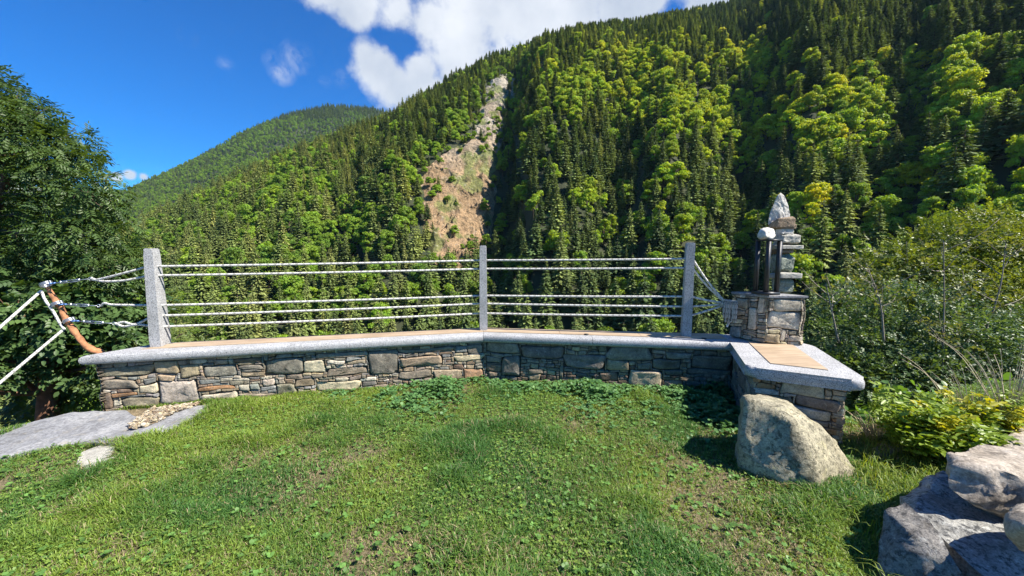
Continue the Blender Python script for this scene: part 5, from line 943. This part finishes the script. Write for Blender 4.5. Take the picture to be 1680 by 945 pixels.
# mounds of ground ivy along the wall
P3 = lawn_pts(300000, 2.6, 4.1); X, Y, _ = proj(P3)
dens = sum(w * np.exp(-((X - a) / sx) ** 2 - ((Y - b) / sy) ** 2) for a, b, sx, sy, w in ((715, 650, 75, 22, 1), (760, 640, 60, 12, .7), (980, 648, 90, 14, .9), (1100, 665, 110, 24, 1), (1180, 690, 60, 40, .8), (600, 655, 60, 12, .5), (880, 640, 40, 8, .35), (1190, 650, 40, 20, .9), (1010, 660, 60, 14, .5)))
dens = dens * (.55 + 1.3 * fbm(P3[:, :2], 3, 3, 86)); k = g.random(len(P3)) < np.clip(dens, 0, 1) * .22; P3, dens = P3[k], dens[k]; n = len(P3); P3[:, 2] += np.clip(dens, 0, 1) * .09 * g.random(n); hv = g.random((n, 1))
V, F, C_ = leaf_discs(P3, g.uniform(.014, .030, n), np.array([.07, .17, .055]) * (1 - hv) + np.array([.14, .27, .085]) * hv, 4, 8, tilt=.4, hgt=(.01, .04))
o = link('ground_ivy', mesh_np('ground_ivy', V, F, MAT_GRASS, col=C_)); o['kind'] = 'stuff'; o['label'] = 'leafy ground cover in clumps along the foot of the wall'; o['category'] = 'ground cover'; print('ivy', n)
# rough tall grass at the right and on the bank
P3 = lawn_pts(500000, 1.2, 4.2); X, Y, _ = proj(P3); w = np.clip((X - 1390 - (Y - 700) * .1) / 40, 0, 1) * np.clip((2.9 - P3[:, 1]) * 3, 0, 1); k = g.random(len(P3)) < w * .30; P3 = P3[k]; n = len(P3); hv = g.random((n, 1))
V, F4, F3, C_ = blades(P3, g.uniform(.05, .12, n), .003 + .003 * g.random(n), np.array([.09, .18, .025]) * (1 - hv) + np.array([.24, .29, .045]) * hv, .5 + .6 * g.random(n), 9)
o = link('rough_grass', mesh_np('rough_grass', V, [F4, F3], MAT_GRASS, col=C_)); o['kind'] = 'stuff'; o['label'] = 'taller rough grass round the rocks at the right'; o['category'] = 'grass'
# undergrowth on the steep bank behind the wall
g = np.random.default_rng(37); n = 90000; a = np.radians(g.uniform(-58, 58, n)); r = g.uniform(3.5, 26, n); P_ = np.stack([r * np.sin(a), r * np.cos(a)], 1); s = sdist(P_, TERR); k = (s > .25); P_ = P_[k]; z = G(P_); P3 = np.concatenate([P_, z[:, None] + g.uniform(0, .35, len(P_))[:, None]], 1); X, Y, _ = proj(P3); k = (X > -100) & (X < 1780); P3 = P3[k][:45000]; n = len(P3)
v = place([s[:6] * 1.2 for s in SMALL], P3, unit(g.normal(0, 1, (n, 3)) + [0, 0, .3]), unit(g.normal(0, .4, (n, 3)) + [0, 0, 1]), g.uniform(.8, 1.8, n)); V = v.reshape(-1, 6, 3); i = np.arange(len(V))[:, None] * 6; c = np.repeat(np.array([[.07, .14, .035]]) * g.uniform(.6, 1.9, (n, 1)), 36, 0).reshape(-1, 3)
o = link('undergrowth', mesh_np('undergrowth', V.reshape(-1, 3), np.concatenate([i + [0, 1, 2, 3], i + [0, 3, 4, 5]]), MAT_LEAF, col=c)); o['kind'] = 'stuff'; o['label'] = 'green undergrowth covering the steep bank beyond the wall'; o['category'] = 'undergrowth'

# ---------------------------------------------------------------- haze
bm = bmesh.new(); bmesh.ops.create_cube(bm, size=1); me = bpy.data.meshes.new('haze'); bmesh.ops.scale(bm, vec=(13000, 13000, 1100), verts=bm.verts[:]); bmesh.ops.translate(bm, vec=(0, 0, 430), verts=bm.verts[:]); bm.to_mesh(me); bm.free()
m = bpy.data.materials.new('haze'); m.use_nodes = True; nt = m.node_tree; nt.nodes.clear(); out = nt.nodes.new('ShaderNodeOutputMaterial'); pv = nt.nodes.new('ShaderNodeVolumePrincipled'); pv.inputs['Density'].default_value = HAZE; pv.inputs['Color'].default_value = (.5, .78, 1, 1); pv.inputs['Anisotropy'].default_value = .2
nt.links.new(pv.outputs[0], out.inputs['Volume']); me.materials.append(m); link('haze', me, kind='stuff')
